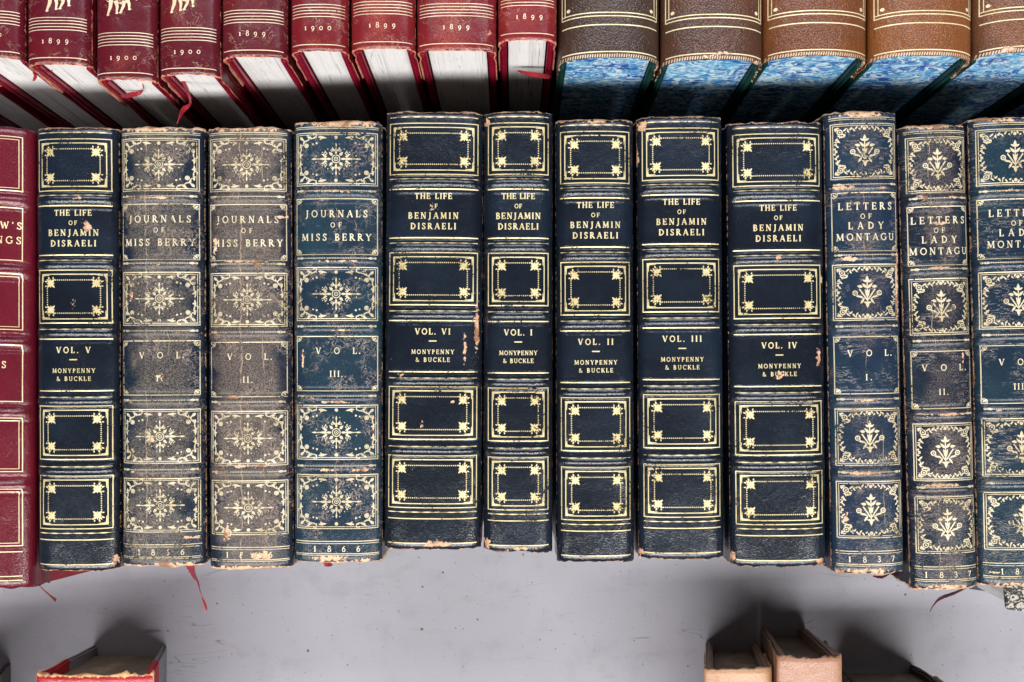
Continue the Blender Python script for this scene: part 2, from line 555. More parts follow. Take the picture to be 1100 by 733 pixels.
# ------------------------------------------------------------------ the book
class Book:
    def __init__(s, name, corners, mats, seed=1, drop=.0065, p=2.7, bands=(), band_h=.0013, band_hw=.0031,
                 tips=None, scuffs=(), D=ZT, L=None, pins=.0034, bthick=.0028, lean=(0, 0), bext=0.0,
                 side=.022, edge_k=(1, 1, .8), rag=.0005, pinch=0.0, lump=.00022, tb_in=None, sp_short=0.0, from_tail=False):
        """corners: TL TR BR BL of the spine in photo pixels; mats: leather, gilt, board, pages"""
        s.seed = seed
        s.drop = drop
        s.p = p
        s.D = D
        zz = D - drop * .6
        TL, TR, BR, BL = [W(*c, zz) for c in corners]
        top, bot = (TL + TR) / 2, (BL + BR) / 2
        ax = top - bot
        s.yaw = math.atan2(-ax.x, ax.y)
        ctr = (top + bot) / 2
        s.L = L or ax.length
        if L:
            ctr = bot + ax.normalized() * L / 2 if from_tail else top - ax.normalized() * L / 2
        s.w = ((TR - TL).length + (BR - BL).length) / 2 if not L else (TR - TL).length
        s.hw = s.w / 2
        s.root = bpy.data.objects.new(name, None)
        s.root.empty_display_size = .02
        col.objects.link(s.root)
        s.root.location = (ctr.x, ctr.y, 0)
        s.root.rotation_euler = (0, 0, s.yaw)
        s.lean = lean
        s.pinch = pinch
        if tips:
            a, b = [s.to_local(W(*t, 0)) for t in tips]
            mid = (a + b) / 2
            s.lean = (mid.x / D, (mid.y - s.L / 2) / D)
            s.pinch = 1 - abs(b.x - a.x) / s.w
        s.bands = [s.L / 2 - v * s.L for v in bands]
        s.bh, s.bhw = band_h, band_hw
        s.scuffs = []
        for (px, py, rx, ry) in scuffs:
            q = s.to_local(W(px, py, D))
            s.scuffs.append((q.x, q.y, rx * S0, ry * S0))
        s.side = side
        s.edge_k = edge_k
        s.rag = rag
        s.lump = lump
        s.mats = mats
        s.sp_short = sp_short
        s.make(pins, bthick, bext, tb_in)

    def to_local(s, v):
        q = Vector((v.x - s.root.location.x, v.y - s.root.location.y, v.z))
        c, n = math.cos(-s.yaw), math.sin(-s.yaw)
        return Vector((q.x * c - q.y * n, q.x * n + q.y * c, v.z))

    def sh(s, x, y, z):
        """lean and pinch towards the fore edge"""
        d = s.D - z
        k = 1 - s.pinch * d / s.D
        return (x * k + s.lean[0] * d, y + s.lean[1] * d, z)

    def noise(s, x, y, f):
        return noise.noise(Vector((x * f + s.seed * 7.13, y * f, s.seed * 1.7)))

    def prof(s, x):
        u = min(1, abs(x) / s.hw)
        return s.drop * (1 - (max(0, 1 - u ** s.p)) ** .5)

    def base(s, x, y):
        z = s.D - s.prof(x)
        z += s.lump * s.noise(x, y, 55) + s.lump * .35 * s.noise(x, y, 180)
        for b in s.bands:
            for q in (b - s.bhw * 1.25, b + s.bhw * 1.25):
                z -= .0003 * math.exp(-((y - q) / .0006) ** 2)
        de = s.L / 2 - s.sp_short - abs(y)
        if de < .003:
            z -= .0010 * (1 - max(0, de) / .003) ** 2
        return z

    def surf(s, x, y):
        z = s.base(x, y)
        for b in s.bands:
            d = abs(y - b) / s.bhw
            if d < 1:
                z = max(z, s.base(x, y) + s.bandz(d, x))
        return z - s.lean[1] * 0

    def bandz(s, d, x):
        u = min(1, abs(x) / s.hw)
        return -.0002 + (s.bh + .0002) * max(0.0, math.cos(min(1, d) * math.pi / 2)) ** 1.1 * (1 - .7 * u ** 8)

    def wear(s, x, y):
        ke, ks, kb = s.edge_k
        de = s.L / 2 - s.sp_short - abs(y)
        e = ke * math.exp(-max(0, de) / .0016) * (1.15 if y > 0 else 1.0)
        u = abs(x) / s.hw
        if u > .9:
            e = max(e, ks * .95 * math.exp(-abs(u - 1.0) / .03))
        for b in s.bands:
            if abs(y - b) < s.bhw:
                e = max(e, kb * .52 * (1 - abs(y - b) / s.bhw))
        sc_ = 0
        for (sx, sy, rx, ry) in s.scuffs:
            sc_ = max(sc_, math.exp(-((x - sx) / rx) ** 2 - ((y - sy) / ry) ** 2))
        return e, sc_

    def section(s, nu=34):
        xs = []
        for i in range(nu + 1):
            th = -math.pi / 2 + math.pi * i / nu
            xs.append(math.copysign(abs(math.sin(th)) ** (2 / s.p), math.sin(th)) * s.hw)
        return xs

    def make(s, pins, bth, bext, tb_in):
        lm, gm, bm_, pm = s.mats
        xs = s.section()
        ny = max(60, int(s.L / .0007))
        rows, edge, scf, mid = [], [], [], []
        Ls = s.L - 2 * s.sp_short
        nside = 7
        for j in range(ny + 1):
            y = -Ls / 2 + Ls * j / ny
            row = []
            yr = y

            def rag(x):
                if j in (0, ny):
                    return y + s.rag * s.noise(x, y, 420) * 1.6 + s.rag * s.noise(x, y + 1, 120) * 1.6
                return y
            zs = s.base(xs[0], y)
            for k in range(nside, 0, -1):
                d = s.side * k / nside
                cr = .0009 * math.exp(-((d - .0045) / .002) ** 2)
                row.append(s.sh(-s.hw + cr, rag(-s.hw - d), zs - d))
                e = .9 * s.edge_k[1] * math.exp(-d / .0015)
                de = Ls / 2 - abs(y)
                edge.append(max(e, s.edge_k[0] * math.exp(-de / .0015)))
                scf.append(0)
                mid.append(0)
            for x in xs:
                row.append(s.sh(x, rag(x), s.base(x, y)))
                e, q = s.wear(x, y)
                edge.append(e)
                scf.append(q)
                mid.append(1 - (abs(x) / s.hw) ** 2)
            zs = s.base(xs[-1], y)
            for k in range(1, nside + 1):
                d = s.side * k / nside
                cr = .0009 * math.exp(-((d - .0045) / .002) ** 2)
                row.append(s.sh(s.hw - cr, rag(s.hw + d), zs - d))
                e = .9 * s.edge_k[1] * math.exp(-d / .0015)
                de = Ls / 2 - abs(y)
                edge.append(max(e, s.edge_k[0] * math.exp(-de / .0015)))
                scf.append(0)
                mid.append(0)
            rows.append(row)
        n = len(rows[0])
        vs, fs = sheet(rows)
        # inner rim so that the ends show the thickness of the spine
        for jr in (0, ny):
            b = len(vs)
            sgn = 1 if jr == 0 else -1
            for i, pnt in enumerate(rows[jr]):
                x, y, z = pnt
                f = .0013
                zi = z - f if nside <= i < n - nside else z
                xi = x * (1 - f * .6 / s.hw)
                if i < nside or i >= n - nside:
                    xi = x * (1 - .0006 / s.hw)
                vs.append((xi, y + sgn * .0006, zi))
                edge.append(1.1 * s.edge_k[0])
                scf.append(0)
                mid.append(0)
            b2 = len(vs)
            for i, pnt in enumerate(rows[jr]):
                vs.append((vs[b + i][0], vs[b + i][1] + sgn * .006, vs[b + i][2] - .0002))
                edge.append(0)
                scf.append(0)
                mid.append(0)
            for i in range(n - 1):
                a = jr * n + i
                q1, q2 = (a, a + 1, b + i + 1, b + i), (b + i, b + i + 1, b2 + i + 1, b2 + i)
                fs.append(q1 if jr else q1[::-1])
                fs.append(q2 if jr else q2[::-1])
        me = bpy.data.meshes.new('spine')
        me.from_pydata(vs, [], fs)
        put_attr(me, 'edge', edge)
        put_attr(me, 'scuff', scf)
        put_attr(me, 'mid', mid)
        bm = bmesh.new()
        bm.from_mesh(me)
        bmesh.ops.recalc_face_normals(bm, faces=bm.faces)
        if sum(f.normal.z for f in bm.faces) < 0:
            bmesh.ops.reverse_faces(bm, faces=bm.faces)
        for f in bm.faces:
            f.smooth = True
        bm.to_mesh(me)
        bm.free()
        s.spine = link('spine', me, lm, s.root)
        # raised bands
        for b in s.bands:
            rows, edge, scf, mid = [], [], [], []
            nb = 12
            for j in range(nb + 1):
                y = b + s.bhw * (-1 + 2 * j / nb)
                row = []
                for x in xs[1:-1]:
                    row.append(s.sh(x * 1.002, y, s.base(x, y) + s.bandz(abs(y - b) / s.bhw, x)))
                    e, q = s.wear(x, y)
                    edge.append(e)
                    scf.append(q)
                    mid.append(1 - (abs(x) / s.hw) ** 2)
                rows.append(row)
            vs, fs = sheet(rows)
            me = bpy.data.meshes.new('raised_band')
            me.from_pydata(vs, [], fs)
            put_attr(me, 'edge', edge)
            put_attr(me, 'scuff', scf)
            put_attr(me, 'mid', mid)
            me.shade_smooth()
            link('raised_band', me, lm, s.spine)
        # text block following the round of the spine
        ti = tb_in if tb_in is not None else bth + .0006
        hx = s.hw - ti
        prof = []
        nn = 14
        for i in range(nn + 1):
            x = -hx + 2 * hx * i / nn
            u = abs(x) / hx
            prof.append((x, s.D - .0022 - s.drop * (1 - max(0, 1 - u ** s.p * .8) ** .5)))
        prof = [(-hx, .004)] + prof + [(hx, .004)]
        bm = bmesh.new()
        Lt = s.L / 2 - pins
        rings = []
        for yy in (-Lt, Lt):
            rings.append([bm.verts.new(s.sh(x, yy, z)) for x, z in prof])
        m = len(prof)
        for i in range(m):
            bm.faces.new((rings[0][i], rings[0][(i + 1) % m], rings[1][(i + 1) % m], rings[1][i]))
        bm.faces.new(rings[0])
        bm.faces.new(rings[1][::-1])
        bmesh.ops.recalc_face_normals(bm, faces=bm.faces)
        me = bpy.data.meshes.new('text_block')
        bm.to_mesh(me)
        bm.free()
        link('text_block', me, pm, s.root)
        # boards
        for sg in (-1, 1):
            bm = bmesh.new()
            zt = s.D - s.drop - .0015
            xo, xi = sg * (s.hw - .0007), sg * (s.hw - .0007 - bth)
            Lb = s.L / 2 + bext
            nz, nyb = 5, 14
            vv = {}
            for a, x in enumerate((xi, xo)):
                for j in range(nyb + 1):
                    for k in range(nz + 1):
                        z = zt * k / nz
                        y = -Lb + 2 * Lb * j / nyb
                        y += .0014 * s.noise(z * 3, sg + a * .3, 90) * (j in (0, nyb))
                        bow = sg * .0006 * math.sin(math.pi * j / nyb) if 0 < k < nz else 0
                        vv[a, j, k] = bm.verts.new(s.sh(x - bow, y, z))
            for j in range(nyb):
                for k in range(nz):
                    for a in (0, 1):
                        q = [vv[a, j, k], vv[a, j + 1, k], vv[a, j + 1, k + 1], vv[a, j, k + 1]]
                        bm.faces.new(q)
            for j in range(nyb):
                for k in (0, nz):
                    bm.faces.new([vv[0, j, k], vv[0, j + 1, k], vv[1, j + 1, k], vv[1, j, k]])
            for k in range(nz):
                for j in (0, nyb):
                    bm.faces.new([vv[0, j, k], vv[0, j, k + 1], vv[1, j, k + 1], vv[1, j, k]])
            bmesh.ops.recalc_face_normals(bm, faces=bm.faces)
            sharp = [e for e in bm.edges if len(e.link_faces) == 2 and e.calc_face_angle() > .8]
            bmesh.ops.bevel(bm, geom=sharp, offset=min(.0011, bth * .3), segments=2, affect='EDGES')
            me = bpy.data.meshes.new('board')
            bm.to_mesh(me)
            bm.free()
            me.shade_smooth() if False else None
            link('board', me, bm_, s.root)

    # --- finishing helpers, units: x in photo pixels from the spine centre, v = fraction from head to tail
    def gilt(s):
        return Gilt(lambda x, y: s.surf(x, y))

    def Y(s, v):
        return s.L / 2 - v * s.L

    def fin(s, g, name, mat=None):
        # apply lean to the draped pieces
        g.v = [s.sh(*q) for q in g.v] if (s.lean != (0, 0) or s.pinch) else g.v
        return g.build(name, mat or s.mats[1], s.root, s.wear)

    def ribbon(s, pts, widths, mat, name='ribbon_marker', label=None, twist=0):
        """pts: (px, py, z) in photo pixels"""
        P = [s.to_local(W(*q)) for q in pts]
        # subdivide with catmull-rom
        Q, Wd = [], []
        n = len(P)
        for i in range(n - 1):
            p0, p1, p2, p3 = P[max(0, i - 1)], P[i], P[i + 1], P[min(n - 1, i + 2)]
            for j in range(6):
                t = j / 6
                Q.append(.5 * ((2 * p1) + (p2 - p0) * t + (2 * p0 - 5 * p1 + 4 * p2 - p3) * t * t + (3 * p1 - p0 - 3 * p2 + p3) * t ** 3))
                Wd.append(widths[i] * (1 - t) + widths[i + 1] * t)
        Q.append(P[-1])
        Wd.append(widths[-1])
        vs, fs = [], []
        for i, q in enumerate(Q):
            d = (Q[min(len(Q) - 1, i + 1)] - Q[max(0, i - 1)])
            up = Vector((math.sin(twist + i * .06), 0, math.cos(twist + i * .06)))
            sd = d.cross(up)
            sd = sd.normalized() if sd.length > 1e-9 else Vector((1, 0, 0))
            nn = sd.cross(d).normalized() * .00012
            hw = Wd[i] * S0 / 2
            jit = .12 * hw * math.sin(i * 2.3)
            for a in (sd * (hw + jit) + nn, -sd * (hw - jit) + nn, -sd * (hw - jit) - nn, sd * (hw + jit) - nn):
                vs.append(tuple(q + a))
        for i in range(len(Q) - 1):
            for k in range(4):
                a, b = i * 4 + k, i * 4 + (k + 1) % 4
                fs.append((a, b, b + 4, a + 4))
        fs.append((0, 1, 2, 3))
        e = (len(Q) - 1) * 4
        fs.append((e + 3, e + 2, e + 1, e))
        me = bpy.data.meshes.new(name)
        me.from_pydata(vs, [], fs)
        bm = bmesh.new()
        bm.from_mesh(me)
        bmesh.ops.recalc_face_normals(bm, faces=bm.faces)
        bm.to_mesh(me)
        bm.free()
        o = link(name, me, mat, s.root)
        if label:
            o['label'] = label
        return o


# ------------------------------------------------------------------ the tabletop
def table_mat():
    g = NG("painted_board")
    big = g.noise(g.P, 6, 4, .6)
    med = g.noise(g.P, 45, 5, .65)
    fin = g.noise(g.P, 900, 3, .6)
    weave = g.noise(g.map((0, 0, 0), (1, .08, 1)), 500, 2)
    weave2 = g.noise(g.map((4, 0, 0), (.08, 1, 1)), 500, 2)
    c = g.mix(g.step(big, .35, .7), (.288, .279, .312), (.336, .325, .362))
    c = g.mix(g.step(med, .5, .8, 0, .45), c, (.20, .19, .21))
    c = g.mix(g.mul(g.step(g.mul(weave, weave2), .2, .36), .12), c, (.33, .32, .37))
    # scattered flecks of dirt
    for sc_, th, mth, colr in ((38, .040, .35, (.03, .025, .025)), (75, .06, .45, (.05, .04, .04)), (150, .085, .5, (.10, .08, .07)), (300, .13, .55, (.17, .15, .14))):
        v = g.noise(g.P, sc_ * 4, 2, .5)
        vr = g.n("ShaderNodeTexVoronoi", feature='F1')
        g.put(vr.inputs['Vector'], g.P)
        vr.inputs['Scale'].default_value = sc_
        spot = g.step(g.add(vr.outputs[0], g.mul(g.sub(v, .5), .05)), th, th * .55)
        sp = g.n("ShaderNodeSeparateXYZ")
        g.put(sp.inputs[0], vr.outputs['Color'])
        gate = g.m_('GREATER_THAN', sp.outputs[0], mth)
        c = g.mix(g.mul(g.mul(spot, gate), .85), c, colr)
    # brown rubbed smears
    sm = g.noise(g.map((2, 7, 0), (.8, 2.5, 1)), 22, 6, .72, 1.0)
    c = g.mix(g.step(sm, .58, .70, 0, .45), c, (.26, .23, .22))
    # pencil-thin scratches
    scr = g.noise(g.map((9, 3, 0), (6, 40, 1)), 1.0, 3, .6, .6)
    gate = g.noise(g.P, 14, 2)
    l = g.mul(g.step(g.m_('ABSOLUTE', g.sub(scr, .5)), .004, 0), g.step(gate, .56, .62))
    c = g.mix(g.mul(l, .75), c, (.14, .13, .13))
    g.bsdf(c, .62, g.bump(g.add(fin, g.mul(med, .6)), .25, .0004), spec=.3)
    return g.m


bm = bmesh.new()
bmesh.ops.create_cube(bm, size=1)
for v in bm.verts:
    v.co = Vector((v.co.x * 2.4, v.co.y * 1.8, v.co.z * .03 - .015))
bmesh.ops.bevel(bm, geom=list(bm.edges), offset=.003, segments=2, affect='EDGES')
me = bpy.data.meshes.new('tabletop')
bm.to_mesh(me)
bm.free()
tab = link('tabletop', me, table_mat())
tab['kind'] = 'structure'

bm = bmesh.new()  # added black sheet: deepens the shade in the gap, cuts bounced light
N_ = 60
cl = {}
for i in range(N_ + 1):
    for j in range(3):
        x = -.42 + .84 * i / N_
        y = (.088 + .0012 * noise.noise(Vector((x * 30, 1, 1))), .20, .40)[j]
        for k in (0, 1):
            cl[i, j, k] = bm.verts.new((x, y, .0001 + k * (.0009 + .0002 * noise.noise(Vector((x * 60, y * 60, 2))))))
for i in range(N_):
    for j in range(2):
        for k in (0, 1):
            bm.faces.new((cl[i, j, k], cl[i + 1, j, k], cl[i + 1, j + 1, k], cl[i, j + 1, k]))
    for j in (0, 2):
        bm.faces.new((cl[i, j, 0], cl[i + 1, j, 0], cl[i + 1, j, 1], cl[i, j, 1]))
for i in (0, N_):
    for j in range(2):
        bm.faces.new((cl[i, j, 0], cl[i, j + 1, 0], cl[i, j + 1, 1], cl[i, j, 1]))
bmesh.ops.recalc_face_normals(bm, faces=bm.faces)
me = bpy.data.meshes.new('added_shade_cloth')
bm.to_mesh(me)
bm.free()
clo = link('added_shade_cloth', me, simple("shade_black", (.006, .006, .007), (.012, .011, .012), 200, .95, .3, .1))
tag(clo, "added black cloth standing in for shade in the gap under the top row", 'cloth')

# shared materials
M_pages = pages_mat("page_edges")
M_pages_old = pages_mat("aged_page_edges", (.15, .115, .085), (.06, .045, .03), .5)
M_pages_dimmed = pages_mat("dimmed_page_edges", (.07, .055, .04), (.03, .025, .02), .5)  # middle-row pages darkened to cut light bounced into the gap
M_marble = marbled_mat("marbled_page_edges")
M_navy_board = simple("navy_board_cloth", (.012, .017, .03), (.03, .03, .04), 120, .5)
M_purple_board = simple("purple_marbled_board", (.05, .03, .09), (.13, .10, .16), 160, .5)
M_red_board = leather("crimson_board", 71, (.24, .007, .025), (.32, .012, .035), (.3, .05, .05), grain=.25, rough=.32)[0]
M_green_board = simple("dark_green_board", (.004, .03, .025), (.01, .05, .045), 90, .45)
M_bright_red = simple("bright_red_leather", (.36, .006, .018), (.28, .005, .014), 60, .4, .2, .35)
M_ribbon = simple("red_silk_ribbon", (.42, .015, .03), (.28, .01, .02), 300, .5)
M_dark_ribbon = simple("dark_red_ribbon", (.26, .010, .022), (.15, .008, .016), 300, .5)
M_tassel = simple("rust_thread", (.30, .06, .03), (.18, .03, .02), 400, .7)


# ------------------------------------------------------------------ tooling designs
PX = S0


def fleuron(g, x, y, sx, sy, k=1.0):
    """four petalled corner flower; sx, sy point into the panel corner (outwards)"""
    u = PX * k
    for a in (45, 135, 225, 315):
        r = math.radians(a)
        g.leaf(x + .5 * u * math.cos(r), y + .5 * u * math.sin(r), r, 6.2 * u, 2.7 * u)
    for a in (0, 90, 180, 270):
        g.leaf(x, y, math.radians(a), 4.8 * u, 2.1 * u)
    # outer sprigs
    g.leaf(x + sx * 1.5 * u, y + sy * 4.0 * u, math.atan2(sy * .9, sx * .35), 3.6 * u, 1.7 * u)
    g.leaf(x + sx * 4.0 * u, y + sy * 1.5 * u, math.atan2(sy * .35, sx * .9), 3.6 * u, 1.7 * u)
    g.leaf(x - sx * 2.6 * u, y + sy * 4.6 * u, math.atan2(sy, -sx * .3), 2.6 * u, 1.4 * u)
    g.leaf(x + sx * 4.6 * u, y - sy * 2.6 * u, math.atan2(-sy * .3, sx), 2.6 * u, 1.4 * u)


def lattice_frame(bk, g, v0, v1):
    y0, y1 = bk.Y(v0), bk.Y(v1)
    X = bk.hw - 5.2 * PX
    g.rect(-X, y1, X, y0, 1.0 * PX)
    i = 4.4 * PX
    g.rect(-X + i, y1 + i, X - i, y0 - i, 1.0 * PX)
    b = 10.6 * PX
    bx, by0, by1 = X - b, y0 - b, y1 + b
    for sx in (-1, 1):
        for sy, yy in ((1, y0), (-1, y1)):
            cx, cy = sx * (X - i), yy - sy * i
            r = 6.2 * PX
            pts = [(cx, cy)]
            for q in range(7):
                a = math.pi / 2 * q / 6
                # concave quarter towards the corner
                pts.append((cx - sx * r * (1 - math.sin(a)) - sx * .4 * PX, cy - sy * r * (1 - math.cos(a)) - sy * .4 * PX))
            g.poly(pts)
            g.line([(cx - sx * 1.2 * PX, cy), (cx - sx * 1.2 * PX, cy - sy * 9 * PX)], 1.4 * PX, taper=lambda t: 1 - .6 * t)
            g.line([(cx, cy - sy * 1.2 * PX), (cx - sx * 9 * PX, cy - sy * 1.2 * PX)], 1.4 * PX, taper=lambda t: 1 - .6 * t)
            fleuron(g, sx * (X - 14.6 * PX), yy - sy * 14.2 * PX, sx, sy)
    # beaded rules between the flowers
    xa = X - 20 * PX
    n = max(2, int(2 * xa / (2.15 * PX)))
    for j in range(n + 1):
        x = -xa + 2 * xa * j / n
        for y in (by0, by1):
            g.dot(x, y, .74 * PX, 6)
    ya = (y0 - y1) / 2 - 20 * PX
    ym = (y0 + y1) / 2
    n = max(2, int(2 * ya / (2.15 * PX)))
    for j in range(n + 1):
        y = ym - ya + 2 * ya * j / n
        for x in (-bx, bx):
            g.dot(x, y, .74 * PX, 6)


def wavy_line(bk, g, v, wd=1.3, step=13, x_in=5.0):
    X = bk.hw - x_in * PX
    y = bk.Y(v)
    ph = bk.seed
    n = int(2 * X / PX / step * 2) * 4
    g.line([(-X + 2 * X * i / n, y) for i in range(n + 1)], wd * PX,
           taper=lambda t: .62 + .38 * math.cos((t * 2 * X / PX / step) * 2 * math.pi + ph))


def straight(bk, g, v, wd=1.1, x_in=4.6):
    X = bk.hw - x_in * PX
    g.line([(-X, bk.Y(v)), (X, bk.Y(v))], wd * PX)


DIS_BANDS = (.163, .309, .463, .616, .772)


def finish_life(bk, vol, letter_mat):
    for fr, wav, stl in (((.027, .143), (.0125, .154), (.177,)), ((.322, .441), (.300, .455), (.288, .477)),
                         ((.628, .748), (.608, .764), (.594,)), ((.785, .904), (.914,), (.929, .985))):
        g = bk.gilt()
        if fr:
            lattice_frame(bk, g, *fr)
        for v in wav:
            wavy_line(bk, g, v)
        for v in stl:
            straight(bk, g, v)
        bk.fin(g, 'gilt_panel')
    t = bk.gilt()
    sc_ = min(1.0, bk.w / PX / 84)
    L = bk.L / PX

    def ln(s_, v, cap, wd, we=1.25):
        t.text(s_, 0, bk.Y(v), cap * PX, wd * PX * max(sc_, .88), we)
    ln("THE LIFE", .1995, 6.2, 40)
    ln("OF", .2205, 4.6, 9)
    ln("BENJAMIN", .2445, 6.6, 54)
    ln("DISRAELI", .2685, 6.6, 49)
    bk.fin(t, 'title_lettering', letter_mat)
    t = bk.gilt()
    ln("VOL. " + vol, .5085, 6.4, 30 + 4 * len(vol) + (3 if vol == 'V' else 0))
    t.line([(-4.2 * PX, bk.Y(.5235)), (4.2 * PX, bk.Y(.5235))], 1.3 * PX)
    ln("MONYPENNY", .553, 4.6, 46, 1.2)
    ln("& BUCKLE", .571, 4.6, 37, 1.2)
    bk.fin(t, 'volume_lettering', letter_mat)


def spandrel(g, cx, cy, sx, sy, w_, h_, style):
    """scrollwork filling a panel corner; cx,cy is the corner, sx,sy point outwards"""
    u = PX
    def A(dx, dy):
        return cx - sx * dx * u, cy - sy * dy * u

    def ang(a):
        a = math.radians(a)
        return math.atan2(-sy * math.sin(a), -sx * math.cos(a))
    hd = sx * sy
    lw = .85 * u
    # thin line closing the oval field
    ea, eb = w_ / 2 - 1.5 * u, h_ / 2 - 1.5 * u
    ox, oy = cx - sx * w_ / 2, cy - sy * h_ / 2
    k_ = .62 if style == 'berry' else .9
    arc_ = []
    for q in range(13):
        a = math.radians(12 + 66 * q / 12)
        arc_.append((ox + sx * ea * math.cos(a) ** k_, oy + sy * eb * math.sin(a) ** k_))
    for q, p_ in enumerate(arc_[1:-1]):
        g.dot(p_[0], p_[1], .55 * u, 6)
        if q % 2:
            g.leaf(p_[0], p_[1], math.atan2(sy, sx) + (.7 if q % 4 == 1 else -.7), 3.2 * u, 1.2 * u)
    if style == 'berry':
        g.ring(*A(9.2, 11.5), 2.0 * u, 1.0 * u, 10)
        g.dot(*A(9.2, 11.5), 1.3 * u)
        g.curl(*A(3, 3), ang(25), 7 * u, 3.2, lw * 1.3, hd)
        g.curl(*A(6, 6.5), ang(10), 6.5 * u, 2.9, lw * 1.3, -hd)
        g.curl(*A(14, 3.5), ang(20), 7 * u, 4.0, lw * 1.2, -hd)
        g.curl(*A(3, 14), ang(70), 5 * u, 3.6, lw * 1.2, hd)
        g.leaf(*A(22, 2.2), ang(8), 10 * u, 2.6 * u)
        g.leaf(*A(2.2, 18), ang(88), 8 * u, 2.4 * u)
        g.curl(*A(24, 5), ang(0), 4 * u, 4.6, lw, -hd)
        g.dot(*A(20.5, 9), 1.15 * u)
        g.dot(*A(16.5, 10), .9 * u)
        g.dot(*A(4, 21), .8 * u)
        g.leaf(*A(2, 2), ang(45), 6 * u, 3 * u)
        g.leaf(*A(10, 2.4), ang(5), 5 * u, 2 * u)
        g.leaf(*A(2.4, 9), ang(85), 5 * u, 2 * u)
    else:
        g.ring(*A(6.6, 6.8), 2.5 * u, 1.15 * u, 12)
        g.dot(*A(6.6, 6.8), 1.0 * u)
        for q in range(5):
            a = 15 + q * 15
            g.leaf(*A(2.0 + 1.0 * math.cos(q * 2), 2.0 + q * .2), ang(a), 3.6 * u, 1.5 * u)
        # leafy sprays following the oval
        n = 7
        for side in (0, 1):
            for q in range(n):
                t = (q + .6) / n
                if side == 0:
                    dx, dy = 9 + t * (w_ / u / 2 - 13), 5.4 - 3.4 * t
                    a = 8 - 20 * t
                    p_, p2 = A(dx, dy), ang(a + 48 * (1 if q % 2 else -1))
                else:
                    dx, dy = 5.4 - 3.4 * t, 9 + t * (h_ / u / 2 - 11)
                    a = 82 + 20 * t
                    p_, p2 = A(dx, dy), ang(a + 48 * (1 if q % 2 else -1))
                g.leaf(*p_, p2, (4.4 - 1.4 * t) * u, 1.7 * u)
                if q % 2 == 0:
                    g.dot(p_[0], p_[1], .9 * u, 6)
        g.dot(*A(11.5, 9.8), 1.0 * u)
        g.curl(*A(9, 8.5), ang(30), 3.5 * u, 3.5, lw, hd)
        g.curl(*A(8, 10.5), ang(60), 3.5 * u, 3.5, lw, -hd)


def rosette(g, x, y):
    u = PX
    g.ring(x, y, 4.2 * u, 1.0 * u, 20)
    g.ring(x, y, 2.0 * u, .8 * u, 12)
    g.dot(x, y, .7 * u, 6)
    for a in range(0, 360, 45):
        r = math.radians(a)
        dg = a % 90 == 45
        g.leaf(x + 5.2 * u * math.cos(r), y + 5.2 * u * math.sin(r), r, (5.4 if dg else 6.5) * u, (3.0 if dg else 2.4) * u)
    for sx in (-1, 1):
        for sy in (-1, 1):
            g.curl(x + sx * 1.2 * u, y + sy * 9 * u, math.atan2(sy, sx * .5), 4.6 * u, 4.8, .8 * u, -sx * sy)
            g.curl(x + sx * 11 * u, y + sy * 1.4 * u, math.atan2(sy * .5, sx), 6.0 * u, 4.8, .85 * u, sx * sy)
            g.leaf(x + sx * 9.5 * u, y + sy * 2 * u, math.atan2(sy * .55, sx), 7.5 * u, 2.0 * u)
            g.leaf(x + sx * 2 * u, y + sy * 8 * u, math.atan2(sy, sx * .45), 5.5 * u, 1.7 * u)
            g.dot(x + sx * 11.5 * u, y + sy * 8.2 * u, .75 * u, 6)
            g.dot(x + sx * 14.6 * u, y + sy * 7.0 * u, .65 * u, 6)
            g.dot(x + sx * 8.8 * u, y + sy * 10.6 * u, .65 * u, 6)
            g.dot(x + sx * 21.5 * u, y + sy * 3.4 * u, .65 * u, 6)
            g.dot(x + sx * 3.6 * u, y + sy * 16 * u, .6 * u, 6)
    for sy in (-1, 1):
        g.line([(x, y + sy * 10 * u), (x, y + sy * 16.5 * u)], .8 * u)
        g.leaf(x, y + sy * 13 * u, sy * math.pi / 2, 5 * u, 1.8 * u)
    for sx in (-1, 1):
        g.leaf(x + sx * 9 * u, y, 0 if sx > 0 else math.pi, 10 * u, 2.6 * u)
        g.line([(x + sx * 18 * u, y), (x + sx * 26 * u, y)], .8 * u)
        g.leaf(x + sx * 21 * u, y, 0 if sx > 0 else math.pi, 6 * u, 1.8 * u)


